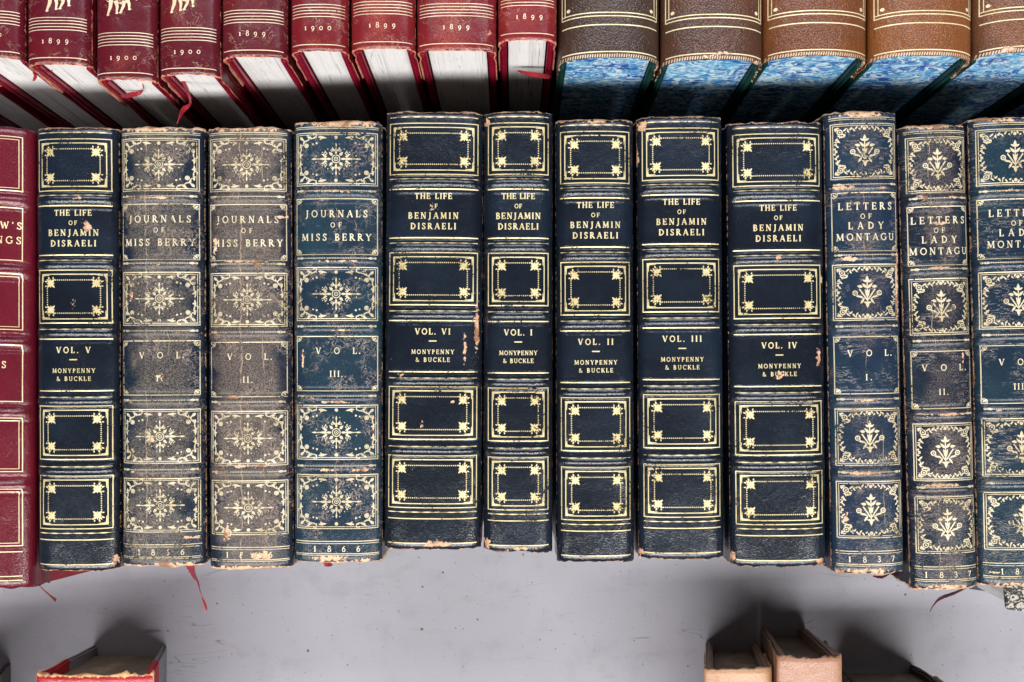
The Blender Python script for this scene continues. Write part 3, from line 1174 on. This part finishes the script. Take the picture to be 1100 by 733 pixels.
def bouquet(g, x, y):
    u = PX
    y = y + 1 * u
    g.line([(x, y - 14 * u), (x, y + 13 * u)], 1.2 * u)
    g.leaf(x, y + 9 * u, math.pi / 2, 8 * u, 3.6 * u)
    for sx in (-1, 1):
        g.leaf(x + sx * .5 * u, y + 10 * u, math.atan2(.55, sx), 5.2 * u, 2.2 * u)
        g.leaf(x + sx * .5 * u, y + 3.5 * u, math.atan2(1.0, sx), 7.5 * u, 2.8 * u)
        g.leaf(x + sx * 5 * u, y + 4.8 * u, math.atan2(.15, sx), 6 * u, 3.2 * u)
        g.line([(x + sx * .8 * u, y - 9 * u), (x + sx * 4 * u, y - 4 * u), (x + sx * 8.5 * u, y + 2.5 * u)], 1.4 * u)
        g.ring(x + sx * 13 * u, y - 1.8 * u, 2.3 * u, 1.3 * u, 12)
        g.dot(x + sx * 13 * u, y - 1.8 * u, .9 * u, 6)
        g.line([(x + sx * 3 * u, y - 8 * u), (x + sx * 8 * u, y - 6 * u), (x + sx * 11.4 * u, y - 3.5 * u)], 1.0 * u)
        g.leaf(x + sx * 5 * u, y - 6 * u, math.atan2(.1, sx), 7.5 * u, 2.0 * u)
        g.leaf(x + sx * 3.5 * u, y - 8 * u, math.atan2(-1, sx * .75), 7 * u, 2.4 * u)
        g.leaf(x, y - 12.5 * u, math.atan2(.2, sx), 4.5 * u, 2.2 * u)
        g.leaf(x, y - 3 * u, math.atan2(1.2, sx * .6), 6 * u, 2.4 * u)
    g.leaf(x, y - 11 * u, -math.pi / 2, 7 * u, 3.6 * u)
    g.leaf(x, y + 1 * u, -math.pi / 2, 8 * u, 4.2 * u)


OLD_BANDS = (.1625, .3145, .468, .6255, .783)


def finish_old(bk, style, vol, date, title, x_rect=4.2, medallion=None, letter_mat=None):
    X = bk.hw - x_rect * PX

    def rope(g, v):
        y = bk.Y(v - .004)
        Xb = X - 2 * PX
        n = int(2 * Xb / (1.7 * PX))
        for j in range(n + 1):
            g.dot(-Xb + 2 * Xb * j / n, y, .62 * PX, 6)
        for sx in (-1, 1):
            g.leaf(sx * (Xb - 7 * PX), y, 0 if sx > 0 else math.pi, 7 * PX, 2.6 * PX)
            g.dot(sx * Xb, y, 1.3 * PX)
    for pi, (a, b) in enumerate(((.027, .145), (.331, .451), (.643, .765), (.800, .921))):
        g = bk.gilt()
        y0, y1 = bk.Y(a), bk.Y(b)
        g.rect(-X, y1, X, y0, .9 * PX)
        i = 2.0 * PX
        g.rect(-X + i, y1 + i, X - i, y0 - i, .6 * PX)
        for sx in (-1, 1):
            for sy, yy in ((1, y0), (-1, y1)):
                spandrel(g, sx * (X - i), yy - sy * i, sx, sy, 2 * X, y0 - y1, style)
        ym = (y0 + y1) / 2
        medallion(g, 0, ym)
        for yy in (y0 - 5 * PX, y1 + 5 * PX):
            g.dot(0, yy, 1.9 * PX, 10)
        if pi < 3:
            rope(g, OLD_BANDS[(0, 2, 4)[pi]])
        for v, wd in ({0: ((.0135, .8), (.0175, .6)), 3: ((.950, .9), (.955, .6), (.978, .8), (.9815, .6))}.get(pi, ())):
            straight(bk, g, v, wd, 3.0)
        bk.fin(g, 'gilt_panel')
    for pi, (a, b) in enumerate(((.176, .302), (.487, .610))):
        g = bk.gilt()
        y0, y1 = bk.Y(a), bk.Y(b)
        g.rect(-X, y1, X, y0, .9 * PX)
        for sx in (-1, 1):
            for sy, yy in ((1, y0), (-1, y1)):
                cx, cy = sx * (X - 1.5 * PX), yy - sy * 1.5 * PX
                g.curl(cx, cy, math.atan2(-sy * .45, -sx), 4 * PX, 4.2, .9 * PX, sx * sy)
                g.curl(cx, cy, math.atan2(-sy, -sx * .45), 4 * PX, 4.2, .9 * PX, -sx * sy)
                g.leaf(cx, cy, math.atan2(-sy, -sx), 5 * PX, 2 * PX)
        rope(g, OLD_BANDS[(1, 3)[pi]])
        bk.fin(g, 'gilt_panel')
    t = bk.gilt()
    for (s_, v, cap, wd) in title:
        t.text(s_, 0, bk.Y(v), cap * PX, wd * PX, 1.05)
    bk.fin(t, 'title_lettering', letter_mat)
    t = bk.gilt()
    dv = .5265 if style == 'berry' else .529
    t.text("VOL", 0, bk.Y(dv), 6.8 * PX, 44 * PX, 1.0)
    t.dot(25 * PX, bk.Y(dv) + .6 * PX, .8 * PX)
    t.text(vol + ".", 0, bk.Y(dv + .052), 6.6 * PX, (3.5 + 3.6 * len(vol)) * PX, .95)
    bk.fin(t, 'volume_lettering', letter_mat)
    t = bk.gilt()
    for i, c in enumerate(date):
        t.text(c, (-1.5 + i) * 15.5 * PX, bk.Y(.9735), 6.2 * PX, None, 1.0)
    bk.fin(t, 'date_lettering', letter_mat)


# ------------------------------------------------------------------ middle row
BLUE = 'blue leather books in the middle row'
ND = (.0048, .0078, .0135)
ND2 = (.0065, .013, .024)

life = [
    # corners, vol, scuffs, label
    ([(38, 140), (126, 137), (128, 611), (40, 613)], 'V',
     [(93, 243, 5, 9), (76, 325, 3.5, 9), (85, 213, 7, 2.5), (84, 281, 7, 2), (121, 603, 6, 8), (85, 355, 5, 2)],
     "navy gilt book marked VOL. V, first blue spine right of the red book", 0),
    ([(415, 123), (518.5, 121), (517, 590), (412, 588)], 'VI',
     [(463, 223, 4, 7), (499, 375, 3, 17), (455, 456, 3, 5), (470, 585, 22, 4), (430, 403, 5, 3), (462, 320, 5, 4), (512, 350, 3, 40), (485, 432, 3, 4)],
     "widest navy gilt book, marked VOL. VI, with pale scars down its number panel", 1),
    ([(520, 122), (593.5, 121), (594, 593), (519, 590)], 'I',
     [(523, 585, 5, 9), (524, 130, 5, 5), (560, 590, 18, 3)],
     "narrow navy gilt book marked VOL. I between VOL. VI and VOL. II", 2),
    ([(597, 131), (680, 130), (682, 603), (598, 602)], 'II',
     [(640, 131, 22, 2.5), (644, 146, 2, 4), (628, 204, 5, 2)],
     "navy gilt book marked VOL. II with tidy corners, right of narrow VOL. I", 3),
    ([(684, 128), (776, 126), (778, 600), (687, 599)], 'III',
     [(691, 134, 7, 9), (686, 168, 2.5, 12), (733, 158, 2, 1.5), (738, 155, 2, 1.5), (740, 161, 1.5, 1.5), (690, 596, 5, 6)],
     "navy gilt book marked VOL. III, its upper left corner rubbed to tan", 4),
    ([(782, 134), (883, 132), (889, 609), (785, 606)], 'IV',
     [(841, 263, 2.5, 6), (881, 385, 3, 12), (838, 403, 4, 7), (836, 277, 6, 3), (788, 600, 5, 7), (883, 604, 6, 5), (885, 300, 2.5, 6), (832, 497, 7, 2)],
     "broad navy gilt book marked VOL. IV with flaked patches beside its number", 5),
]
books = {}
for cs, vol, sf, lab, i in life:
    lm, off = leather("navy_morocco", 10 + i, ND, ND2, (.05, .05, .055), fade=.0, speck=.25, edge_t=.82,
                      rough=.33, grain=.45, raw=(.50, .27, .15))
    gm = gilt("gold_tooling", off, .82, (.74, .62, .33), lost=.09, metallic=.35)
    b = Book('old_book', cs, (lm, gm, M_navy_board, M_pages_dimmed), seed=10 + i, drop=.0062, p=3.0, bands=DIS_BANDS,
             scuffs=sf, edge_k=(1.0, .95, .8))
    finish_life(b, vol, gilt("gold_lettering", off, .82, (.74, .63, .35), lost=.0, metallic=.35))
    tag(b.root, lab, 'book', 'navy gilt set with beaded frames')
    books['life' + vol] = b

BERRY_T = [("JOURNALS", .2175, 7.4, 67), ("OF", .2405, 5.2, 12), ("MISS BERRY", .2705, 7.4, 75)]
berry = [
    ([(128, 138), (219, 138), (220, 606), (131, 608)], 'I', .55, .75, (.19, .148, .105),
     [(205, 578, 12, 2.4), (178, 594, 5, 3), (185, 607, 36, 3.2), (170, 139, 45, 3), (165, 473, 5, 6), (183, 315, 2, 4), (140, 320, 3, 8), (183, 239, 3, 5), (172, 405, 4, 4), (170, 213, 30, 1.4)],
     "worn blue-brown book marked VOL. I, second spine right of the red one", ((-.006, .006, .3, .00022), (.004, .004, .45, .00016)), (.0075, .014, .026)),
    ([(222, 138), (312, 138), (314, 609), (225, 611)], 'II', .62, .9, (.20, .148, .105),
     [(268, 610, 44, 3), (265, 139, 45, 3.5), (302, 233, 9, 3), (230, 264, 3, 12), (280, 597, 16, 6), (244, 575, 4, 14), (262, 596, 3, 10), (262, 281, 34, 2.0), (262, 501, 34, 2.0), (248, 427, 15, 1.6)],
     "most faded brown-grey book marked VOL. II, between two bluer matching ones", ((-.003, .007, .25, .00025), (.007, .005, .35, .0002)), (.010, .014, .026)),
    ([(314, 134), (411, 130), (409, 602), (317, 605)], 'III', -.06, .25, (.16, .12, .09),
     [(355, 601, 24, 6), (390, 603, 20, 3), (365, 133, 48, 4), (360, 206, 28, 1.6), (362, 281, 28, 1.6), (368, 408, 3, 3), (362, 432, 30, 1.5), (350, 505, 18, 2), (390, 505, 14, 2), (378, 360, 2, 2), (363, 355, 20, 1.5), (325, 385, 2.5, 14)],
     "bright blue book marked VOL. III, its foot torn away to bare tan", ((.000, .006, .42, .0002), (-.008, .006, .5, .00015), (.009, .004, .5, .00014)), (.011, .025, .041)),
]
for i, (cs, vol, fade, speck, fc, sf, lab, cr, bc) in enumerate(berry):
    lm, off = leather("faded_blue_calf", 30 + i, bc, (bc[0] * 1.1, bc[1] * 1.5, bc[2] * 1.3), fc, fade=fade, speck=speck, edge_t=.66,
                      rough=.36, grain=.5, raw=(.55, .33, .19), cracks=cr, hcr=(420, 420, .03), spec=.4)
    gm = gilt("dull_gold_tooling", off, .66, (.60, .52, .35), lost=.07 + .03 * (i < 2), metallic=.2)
    b = Book('old_book', cs, (lm, gm, M_purple_board, M_pages_dimmed), seed=30 + i, drop=.0058, p=3.0, bands=OLD_BANDS, band_h=.0013, band_hw=.0032,
             scuffs=sf, edge_k=(1.15, .8, 1.1), rag=.0005, bext=.0012 if vol == 'III' else 0)
    finish_old(b, 'berry', vol, "1866", BERRY_T, medallion=rosette,
               letter_mat=gilt("dull_gold_lettering", off, .66, (.70, .62, .42), lost=.01, metallic=.2))
    tag(b.root, lab, 'book', 'blue set with round rosettes')
    books['berry' + vol] = b

MON_T = [("LETTERS", .2128, 7.6, 58), ("OF", .2325, 5.4, 12), ("LADY", .2545, 7.4, 38), ("MONTAGU", .279, 7.4, 62)]
mont = [
    ([(886, 122), (964, 121), (972, 617), (895, 613)], 'I', .22, .5, (.17, .12, .09),
     [(925, 123, 36, 3.5), (905, 202, 16, 3), (912, 278, 12, 3.5), (930, 430, 16, 2), (925, 508, 24, 2.5), (910, 556, 3, 6), (930, 614, 36, 4), (948, 202, 8, 1.5), (966, 300, 2.5, 60)],
     "blue book with flower sprays marked VOL. I, just right of broad VOL. IV", ((-.001, .005, .45, .00018), (.006, .004, .45, .00016)), (.010, .021, .042)),
    ([(967, 137), (1037, 135), (1052, 633), (979, 630)], 'II', .36, .6, (.17, .125, .10),
     [(1002, 136, 32, 3), (988, 212, 8, 2.4), (1020, 212, 12, 2), (1006, 288, 22, 2), (1010, 240, 14, 2), (1018, 445, 24, 2), (1010, 521, 22, 2.4), (1015, 631, 34, 3.5), (1036, 384, 1.5, 10)],
     "faded brownish book with flower sprays marked VOL. II, second from right edge", ((-.004, .005, .4, .00018),), (.009, .014, .026)),
    ([(1042, 128), (1128, 126), (1139, 628), (1053, 628)], 'III', -.1, .2, (.12, .10, .09),
     [(1070, 616, 14, 1.6), (1080, 129, 22, 2), (1085, 205, 18, 1.5), (1090, 628, 36, 2.5), (1075, 441, 10, 1.5)],
     "dark blue book with flower sprays cut off by the right edge", ((.002, .004, .55, .00014),), (.0085, .020, .036)),
]
for i, (cs, vol, fade, speck, fc, sf, lab, cr, bc) in enumerate(mont):
    lm, off = leather("crackled_blue_calf", 50 + i, bc, (bc[0], bc[1] * 1.5, bc[2] * 1.2), fc, fade=fade, speck=speck, edge_t=.70,
                      rough=.34, grain=.5, raw=(.53, .31, .18), cracks=cr, hcr=(130, 620, .016), spec=.5)
    gm = gilt("dull_gold_tooling", off, .70, (.62, .53, .35), lost=.10, metallic=.2)
    b = Book('old_book', cs, (lm, gm, M_navy_board, M_pages_dimmed), seed=50 + i, drop=.0062, p=2.8, bands=OLD_BANDS, band_h=.0013, band_hw=.0032,
             scuffs=sf, edge_k=(1.1, .9, 1.0), rag=.0005)
    finish_old(b, 'mont', vol, "1837", MON_T, x_rect=4.6, medallion=bouquet,
               letter_mat=gilt("dull_gold_lettering", off, .70, (.70, .62, .42), lost=.01, metallic=.2))
    tag(b.root, lab, 'book', 'blue set with flower sprays')
    books['mont' + vol] = b

# unseen books added past both frame edges, shading the ends of the gap
for i, (cs, lab) in enumerate((
        ([(-196, 134), (-96, 134), (-96, 610), (-196, 610)], "added unseen navy book continuing the middle row beyond the red book"),
        ([(-296, 128), (-200, 128), (-200, 605), (-296, 605)], "added unseen navy book furthest left in the middle row"),
        ([(1144, 130), (1234, 130), (1240, 625), (1150, 625)], "added unseen navy book continuing the middle row past the right edge"),
        ([(1240, 126), (1330, 126), (1336, 622), (1246, 622)], "added unseen navy book furthest right in the middle row"))):
    lm, off = leather("navy_morocco", 60 + i, ND, ND2, (.05, .05, .055), speck=.25, edge_t=.82, rough=.33, grain=.45)
    b = Book('old_book', cs, (lm, lm, M_navy_board, M_pages_dimmed), seed=60 + i, bands=DIS_BANDS, p=3.0)
    tag(b.root, lab, 'book')

# red book at the left end of the row
lm, off = leather("maroon_morocco", 5, (.10, .005, .013), (.125, .006, .015), (.2, .04, .04), fade=-.2, speck=.1, edge_t=.98,
                  rough=.34, grain=.5, raw=(.4, .12, .08))
gm = gilt("pale_gold_tooling", off, .98, (.84, .70, .42), lost=.0)
b = Book('red_book', [(-92, 139), (35, 136), (35, 629), (-92, 629)], (lm, gm, M_bright_red, M_pages), seed=5, drop=.0085, p=3.4,
         bands=(.160, .314, .470, .622, .778), lean=(0, -.132), scuffs=[(33, 337, 1.5, 1.5)], edge_k=(.7, .5, .5), side=.012)
# the smooth red joint beside the spine is the same colour as the boards
g = b.gilt()
xr = b.hw - 8.5 * PX
for a, c in ((.022, .139), (.176, .290), (.320, .440), (.474, .596), (.632, .748), (.786, .909)):
    g = b.gilt()
    g.rect(-xr, b.Y(c), xr, b.Y(a), .9 * PX)
    g.rect(-xr + 3 * PX, b.Y(c) + 3 * PX, xr - 3 * PX, b.Y(a) - 3 * PX, .6 * PX) if a not in (.176, .474) else None
    for v in ((.922, .975, .984) if a == .786 else ()):
        g.line([(-xr, b.Y(v)), (xr, b.Y(v))], .9 * PX)
    b.fin(g, 'gilt_panel')
t = b.gilt()
cxr = 0
t.text("LONGFELLOW'S", cxr + 7.5 * PX, b.Y(.222), 7.6 * PX, 96 * PX, 1.1)
t.text("WRITINGS", cxr + 22 * PX, b.Y(.254), 7.6 * PX, 66 * PX, 1.1)
b.fin(t, 'title_lettering')
t = b.gilt()
t.text("POEMS", cxr + 21 * PX, b.Y(.524), 7.4 * PX, 40 * PX, 1.1)
b.fin(t, 'volume_lettering')
b.ribbon([(36, 622, .09), (44, 631, .07), (54, 640, .05), (60, 645, .03)], [1.6, 1.2, 2.0, 4.5], M_tassel, label="rust thread marker with frayed end")
tag(b.root, "maroon book with gold ruled panels, leftmost of the middle row", 'book')

# ribbons of the middle row
b = books['berryI']
b.ribbon([(203, 604, .128), (206, 611, .119), (209, 619, .108), (212, 624, .095), (214, 631, .09), (216, 638, .08), (217, 641, .07), (220, 649, .062), (222, 656, .05)], [10, 9, 6, 3.5, 6, 4.5, 2.2, 4.5, 1.2], M_ribbon, twist=.5)
b = books['berryIII']
b.ribbon([(348, 600, .13), (351, 606, .12), (357, 607, .115)], [4, 6, 2], M_ribbon)
b = books['montII']
b.ribbon([(1042, 630, .12), (1026, 637, .10), (1010, 643, .085), (1003, 650, .07), (999, 657, .06)], [3, 6, 5, 2, .8], M_dark_ribbon)
b = books['montI']
b.ribbon([(958, 615, .12), (948, 620, .10), (938, 619, .09)], [4, 4, 1.5], M_dark_ribbon)

# ------------------------------------------------------------------ top row, red
red = [
    (-112, -45, 66, "1899", 0, "maroon book beyond the top left corner, only its lower edge showing"),
    (-42, 25, 64, "1900", 0, "maroon book at the top left corner, mostly cut off by the frame"),
    (29, 97, 71, "1899", 1, "maroon book dated 1899, second from the left in the top row"),
    (103, 168, 87, "1900", 2, "maroon book dated 1900 reaching lowest of the top row"),
    (171, 236, 82, "1900", 3, "maroon book dated 1900 with a loose ribbon hanging off its foot"),
    (238, 308, 63, "1899", 0, "maroon book dated 1899 right of the one with a dangling ribbon"),
    (312, 374, 57, "1900", 0, "narrow maroon book dated 1900 between two dated 1899"),
    (377, 446, 54, "1899", 0, "scuffed red book dated 1899, fully seen, left of the widest red one"),
    (448, 533, 56, "1899", 0, "widest red book, dated 1899, with rubbed foot"),
    (535, 598, 45, "1899", 0, "red book dated 1899 next to the brown leather books"),
]
for i, (x0, x1, yb, date, hound, lab) in enumerate(red, -1):
    f = i / 8
    bc = (.080 + .070 * f * (i >= 5), .0045 + .007 * f, .013 + .003 * f)
    lm, off = leather("maroon_calf", 80 + i, bc, (bc[0] * 1.3, bc[1] * 1.2, bc[2] * .8), (.42, .09, .045), fade=.08 + .2 * (i in (6, 7)), speck=.75,
                      edge_t=.62, rough=.33, grain=.18, raw=(.50, .18, .11), alt_amt=.8, spec=.36, hcr=(160, 160, .01))
    gm = gilt("pale_gold_tooling", off, .62, (.80, .66, .46), lost=.03)
    L = .205
    top = yb - L / PX
    sc_ = [((x0 + x1) / 2, yb - 2, (x1 - x0) * .42, 2.6)]
    if i == 7:
        sc_ += [(x1 - 8, 33, 4, 5)]
    b = Book('red_book', [(x0, top), (x1, top), (x1, yb), (x0, yb)], (lm, gm, M_red_board, M_pages), seed=80 + i, drop=.0055, p=3.0,
             L=L, from_tail=True, scuffs=sc_, edge_k=(.9, .75, .5), lean=(0, -.10), pins=.0032, bthick=.0031, tb_in=.0046, rag=.0003, side=.03)
    g = b.gilt()
    yt = -b.L / 2
    X = b.hw - 3 * PX
    for q in range(5):
        g.line([(-X, yt + (36.5 + q * 3.3) * PX), (X, yt + (36.5 + q * 3.3) * PX)], .75 * PX)
    g.line([(-X, yt + 6.5 * PX), (X, yt + 6.5 * PX)], .9 * PX)
    b.fin(g, 'gilt_lines')
    if hound:
        e = b.gilt()
        bx = {1: (3, yt + 72 * PX), 2: (-5, yt + 84 * PX), 3: (-5, yt + 82 * PX)}[hound]
        ox, oy = bx[0] * PX, bx[1]
        u = PX
        for (lx, ly, fx, fy, wd) in ((-8, 2, -12, -15, 5), (-3, 0, -2, -13, 4.5), (6, 0, 2, -12.5, 4.5), (9, 2, 11.5, -9, 5)):
            e.line([(ox + lx * u, oy + ly * u), (ox + (lx * .5 + fx * .5 + 1.2) * u, oy + (ly + fy) * .5 * u), (ox + fx * u, oy + fy * u)], wd * u,
                   taper=lambda t: 1 - .62 * t)
            e.leaf(ox + (fx - 1.5) * u, oy + (fy - .4) * u, .1, 4 * u, 2 * u)
        body = [(-16, 4), (-12, -1), (-4, -2), (3, -4), (10, -2), (14, 3), (20, 0), (15, 7), (9, 12), (-2, 10), (-12, 13), (-18, 20), (-24, 18), (-22, 12)]
        e.poly([(ox + x * u, oy + y * u) for x, y in body])
        b.fin(e, 'animal_emblem')
    t = b.gilt()
    t.text(date, (0 if i != 8 else 2) * PX, yt + 22 * PX - (0 if i not in (2,) else 1.5) * PX, 5.6 * PX, 29 * PX, 1.0, old=True)
    b.fin(t, 'date_lettering')
    tag(b.root, lab, 'book', 'red books with dates at the foot')
    if i == 3:
        b.ribbon([(194, 84, .122), (199, 92, .125), (203, 103, .13), (204, 112, .138), (197, 118, .141), (193, 126, .143), (190, 133, .1435)], [3, 4, 4, 2.5, 6, 6, 3], M_ribbon,
                 label="frayed red ribbon marker hanging loose")
    if i == 2:
        b.ribbon([(131, 104, .125), (141, 102, .12), (150, 100, .118), (154, 95, .122), (153, 89, .126)], [4, 6, 4, 1.6, 1.4], M_ribbon)
    if i == 1:
        b.ribbon([(56, 75, .125), (50, 79, .12), (46, 82, .118)], [3, 3, 2], M_ribbon)
        b.ribbon([(36, 77, .125), (38, 82, .12), (36, 87, .115)], [5, 4, 2], M_ribbon)
    if i == 8:
        b.ribbon([(556, 76, .105), (566, 79, .107), (578, 81, .108), (591, 83, .11)], [1.5, 5, 6, 7], M_ribbon)

# ------------------------------------------------------------------ top row, brown
brown = [
    (600, 709, 62, (.034, .020, .014), (.055, .029, .018), "darkest brown book, first after the red ones"),
    (711, 821, 64, (.055, .027, .017), (.11, .040, .020), "brown book with a chipped pale patch on its foot, second of the brown ones"),
    (821, 933, 60, (.125, .040, .014), (.17, .058, .019), "tan-brown book, middle one of the five brown ones"),
    (935, 1046, 60, (.155, .050, .015), (.22, .078, .022), "most orange brown book, fourth of the brown ones"),
    (1048, 1160, 56, (.075, .034, .020), (.18, .066, .024), "brown book at the top right corner cut off by the frame"),
    (1163, 1272, 60, (.06, .03, .018), (.12, .05, .022), "brown book beyond the top right corner, only a sliver of blue edge showing"),
]
for i, (x0, x1, yb, c1, c2, lab) in enumerate(brown):
    yb += 4
    lm, off = leather("brown_morocco", 100 + i, c1, c2, (.36, .16, .08), fade=-.3, speck=.2, edge_t=.86, rough=.33, grain=1.2,
                      raw=(.6, .38, .26), spec=.4, fine=.8, alt_amt=.9)
    gm = gilt("pale_gold_tooling", off, .86, (.86, .74, .46), lost=.0)
    L = .215
    top = yb - L / PX
    sf = {0: [], 1: [(775, 57, 14, 3), (760, 60, 8, 2), (815, 63, 5, 3)], 2: [(926, 60, 5, 3), (842, 44, 2, 2)], 3: [(940, 62, 4, 2)], 4: [(1085, 52, 14, 3.5), (1052, 60, 5, 3)]}.get(i, [])
    b = Book('brown_book', [(x0, top), (x1, top), (x1, yb), (x0, yb)], (lm, gm, M_green_board, M_marble), seed=100 + i, drop=.0115, p=2.3,
             L=L, from_tail=True, scuffs=sf, edge_k=(.9, .7, .5), lean=(0, -.10), pins=.0030, bthick=.003, tb_in=.0042, rag=.0003, side=.016)
    g = b.gilt()
    yt = -b.L / 2
    X = b.hw - 4 * PX
    for d in (5.6, 34.5):
        g.line([(-X, yt + d * PX), (X, yt + d * PX)], 1.2 * PX)
    for d in (44, 47.6):
        g.line([(-X, yt + d * PX), (X, yt + d * PX)], 1.1 * PX)
    for sx in (-1, 1):
        g.line([(sx * X, yt + 44 * PX), (sx * X, yt + 150 * PX)], .9 * PX)
        g.line([(sx * (X - 3 * PX), yt + 47.6 * PX), (sx * (X - 3 * PX), yt + 150 * PX)], .8 * PX)
        g.dot(sx * (X - 6.5 * PX), yt + 53 * PX, 2.0 * PX, 10)
    if i == 1:
        for q in (-60, -90, -120, 60 - 180 + 0):
            g.leaf(0, yt + 72 * PX, math.radians(q), 6 * PX, 2.4 * PX)
    b.fin(g, 'gilt_lines')
    # hatched headcap at the foot
    h = b.gilt()
    n = int(2 * (b.hw - 2 * PX) / (2.6 * PX))
    for j in range(n + 1):
        x = -(b.hw - 2 * PX) + 2 * (b.hw - 2 * PX) * j / n
        h.line([(x, yt + .4 * PX), (x + .5 * PX, yt + 3.4 * PX)], 1.25 * PX)
    b.fin(h, 'hatched_headcap', gilt("dull_cap_gilt", off, .9, (.42, .32, .22), lost=.03, metallic=.1))
    tag(b.root, lab, 'book', 'brown leather books with blue page edges')

# ------------------------------------------------------------------ bottom row, only the heads show
tanm = dict(fade=.3, speck=.3, edge_t=.7, rough=.42, grain=.8, raw=(.45, .25, .13))


M_tanboard = leather("tan_board", 121, (.20, .115, .075), (.28, .17, .11), (.12, .07, .05), grain=.5, rough=.6)[0]
M_darkboard = leather("dark_brown_board", 122, (.035, .022, .016), (.06, .04, .03), (.12, .08, .06), grain=.5, rough=.6)[0]
g = NG("grey_cloth_with_red_turn_in")
sp_ = g.n("ShaderNodeSeparateXYZ")
g.put(sp_.inputs[0], g.P)
nz_ = g.noise(g.P, 200, 4, .6)
red_ = g.mul(g.m_('GREATER_THAN', sp_.outputs[1], .055), g.m_('GREATER_THAN', g.add(sp_.outputs[2], g.mul(nz_, .006)), .040))
c = g.mix(red_, g.mix(nz_, (.16, .15, .155), (.26, .25, .26)), (.38, .012, .022))
g.bsdf(c, .6, g.bump(nz_, .5, .0006), spec=.3)
M_greycloth = g.m
M_scar = leather("scarlet_leather", 123, (.36, .010, .022), (.45, .015, .03), (.6, .25, .1), fade=.1, speck=.4, grain=.4, rough=.4, edge_t=.5,
                 raw=(.65, .34, .14))

lm, off = leather("pale_tan_calf", 120, (.42, .22, .11), (.48, .28, .15), (.55, .38, .24), **tanm)
bA = Book('tan_book', [(755, 717), (829, 717), (829, 1000), (755, 1000)], (lm, lm, M_tanboard, M_pages_old), seed=120, D=.065, L=.16,
          tips=[(757, 687), (814, 689)], drop=.004, pins=.0055, side=.03, bthick=.0044, tb_in=.0056, edge_k=(.8, .6, .5), lump=.0004, rag=.001,
          scuffs=[(801, 722, 1.5, 9)])
tag(bA.root, "pale tan book with a cracked head, left one of the two at bottom right", 'book', 'tan books at the bottom')
lm, off = leather("pinkish_tan_calf", 124, (.36, .17, .10), (.42, .22, .13), (.52, .36, .26), **tanm)
bB = Book('tan_book', [(834, 706), (905, 703), (905, 1000), (834, 1003)], (lm, lm, M_tanboard, M_pages_old), seed=124, D=.072, L=.165,
          tips=[(816, 672), (866, 673)], drop=.004, pins=.006, side=.03, bthick=.0046, tb_in=.0058, edge_k=(.9, .7, .5), lump=.0004, rag=.0012)
tag(bB.root, "pinkish tan book with rubbed corners, right one of the two at bottom right", 'book', 'tan books at the bottom')
lm, off = leather("dark_brown_calf", 125, (.05, .03, .02), (.08, .05, .035), (.12, .08, .06), grain=.5, rough=.5)
bC = Book('dark_book', [(925, 744), (1032, 741), (1032, 1000), (925, 1000)], (lm, lm, M_darkboard, M_pages_old), seed=125, D=.06, L=.15,
          tips=[(893, 716), (984, 713)], drop=.004, pins=.004, side=.03, bthick=.004, tb_in=.005)
tag(bC.root, "dark brown book corner poking into the bottom edge right of the tan books", 'book')
bD = Book('scarlet_book', [(38, 727), (166, 720), (166, 1000), (38, 1007)], (M_scar[0], M_scar[0], M_greycloth, M_pages_old), seed=126, D=.068, L=.18,
          tips=[(99, 695), (180, 690)], drop=.003, pins=.006, side=.005, bthick=.0042, tb_in=.0052, edge_k=(1.2, .9, .5), rag=.0014)
tag(bD.root, "tattered scarlet book with grey sides at the bottom left", 'book')
bE = Book('dark_book', [(-90, 742), (-12, 740), (-12, 1000), (-90, 1000)], (lm, lm, M_darkboard, M_pages_old), seed=127, D=.06, L=.15,
          tips=[(-50, 712), (13, 709)], drop=.004, pins=.009, side=.03, bthick=.004, tb_in=.005)
tag(bE.root, "dark book corner at the bottom left corner, left of the scarlet one", 'book')

# patterned book lying low at the right edge
g = NG("damask_paper")
vv = g.noise(g.map((3, 8, 1), (1, 1.4, 1)), 150, 3, .5, 3.0)
v2 = g.voro(g.map((1, 1, 0)), 160, 'DISTANCE_TO_EDGE')
c = g.mix(g.step(vv, .47, .51), (.50, .46, .40), (.03, .028, .028))
c = g.mix(g.step(v2, .05, .02), c, (.03, .028, .028))
g.bsdf(c, .6, None, spec=.3)
z1 = .045
q = [W(1077, 598, z1), W(1082, 655, z1), W(1185, 668, z1), W(1180, 608, z1)]
ctr = sum(q, Vector()) / 4
root = bpy.data.objects.new('patterned_book', None)
col.objects.link(root)
root.location = (ctr.x, ctr.y, 0)


def slab(name, z0, z1, grow, mat):
    bm = bmesh.new()
    lo, hi = [], []
    for p_ in q:
        d = Vector((p_.x - ctr.x, p_.y - ctr.y, 0))
        d2 = d + d.normalized() * grow
        lo.append(bm.verts.new((d2.x, d2.y, z0)))
        hi.append(bm.verts.new((d2.x, d2.y, z1)))
    bm.faces.new(lo)
    bm.faces.new(hi)
    for i in range(4):
        j = (i + 1) % 4
        bm.faces.new((lo[i], lo[j], hi[j], hi[i]))
    bmesh.ops.recalc_face_normals(bm, faces=bm.faces)
    bmesh.ops.bevel(bm, geom=list(bm.edges), offset=.0006, segments=2, affect='EDGES')
    me = bpy.data.meshes.new(name)
    bm.to_mesh(me)
    bm.free()
    return link(name, me, mat, root)


slab('board', 0, .003, 0, M_navy_board)
slab('text_block', .0031, z1 - .0032, -.004, M_pages)
slab('board', z1 - .003, z1, 0, g.m)
tag(root, "black and cream patterned book lying low at the right edge", 'book')
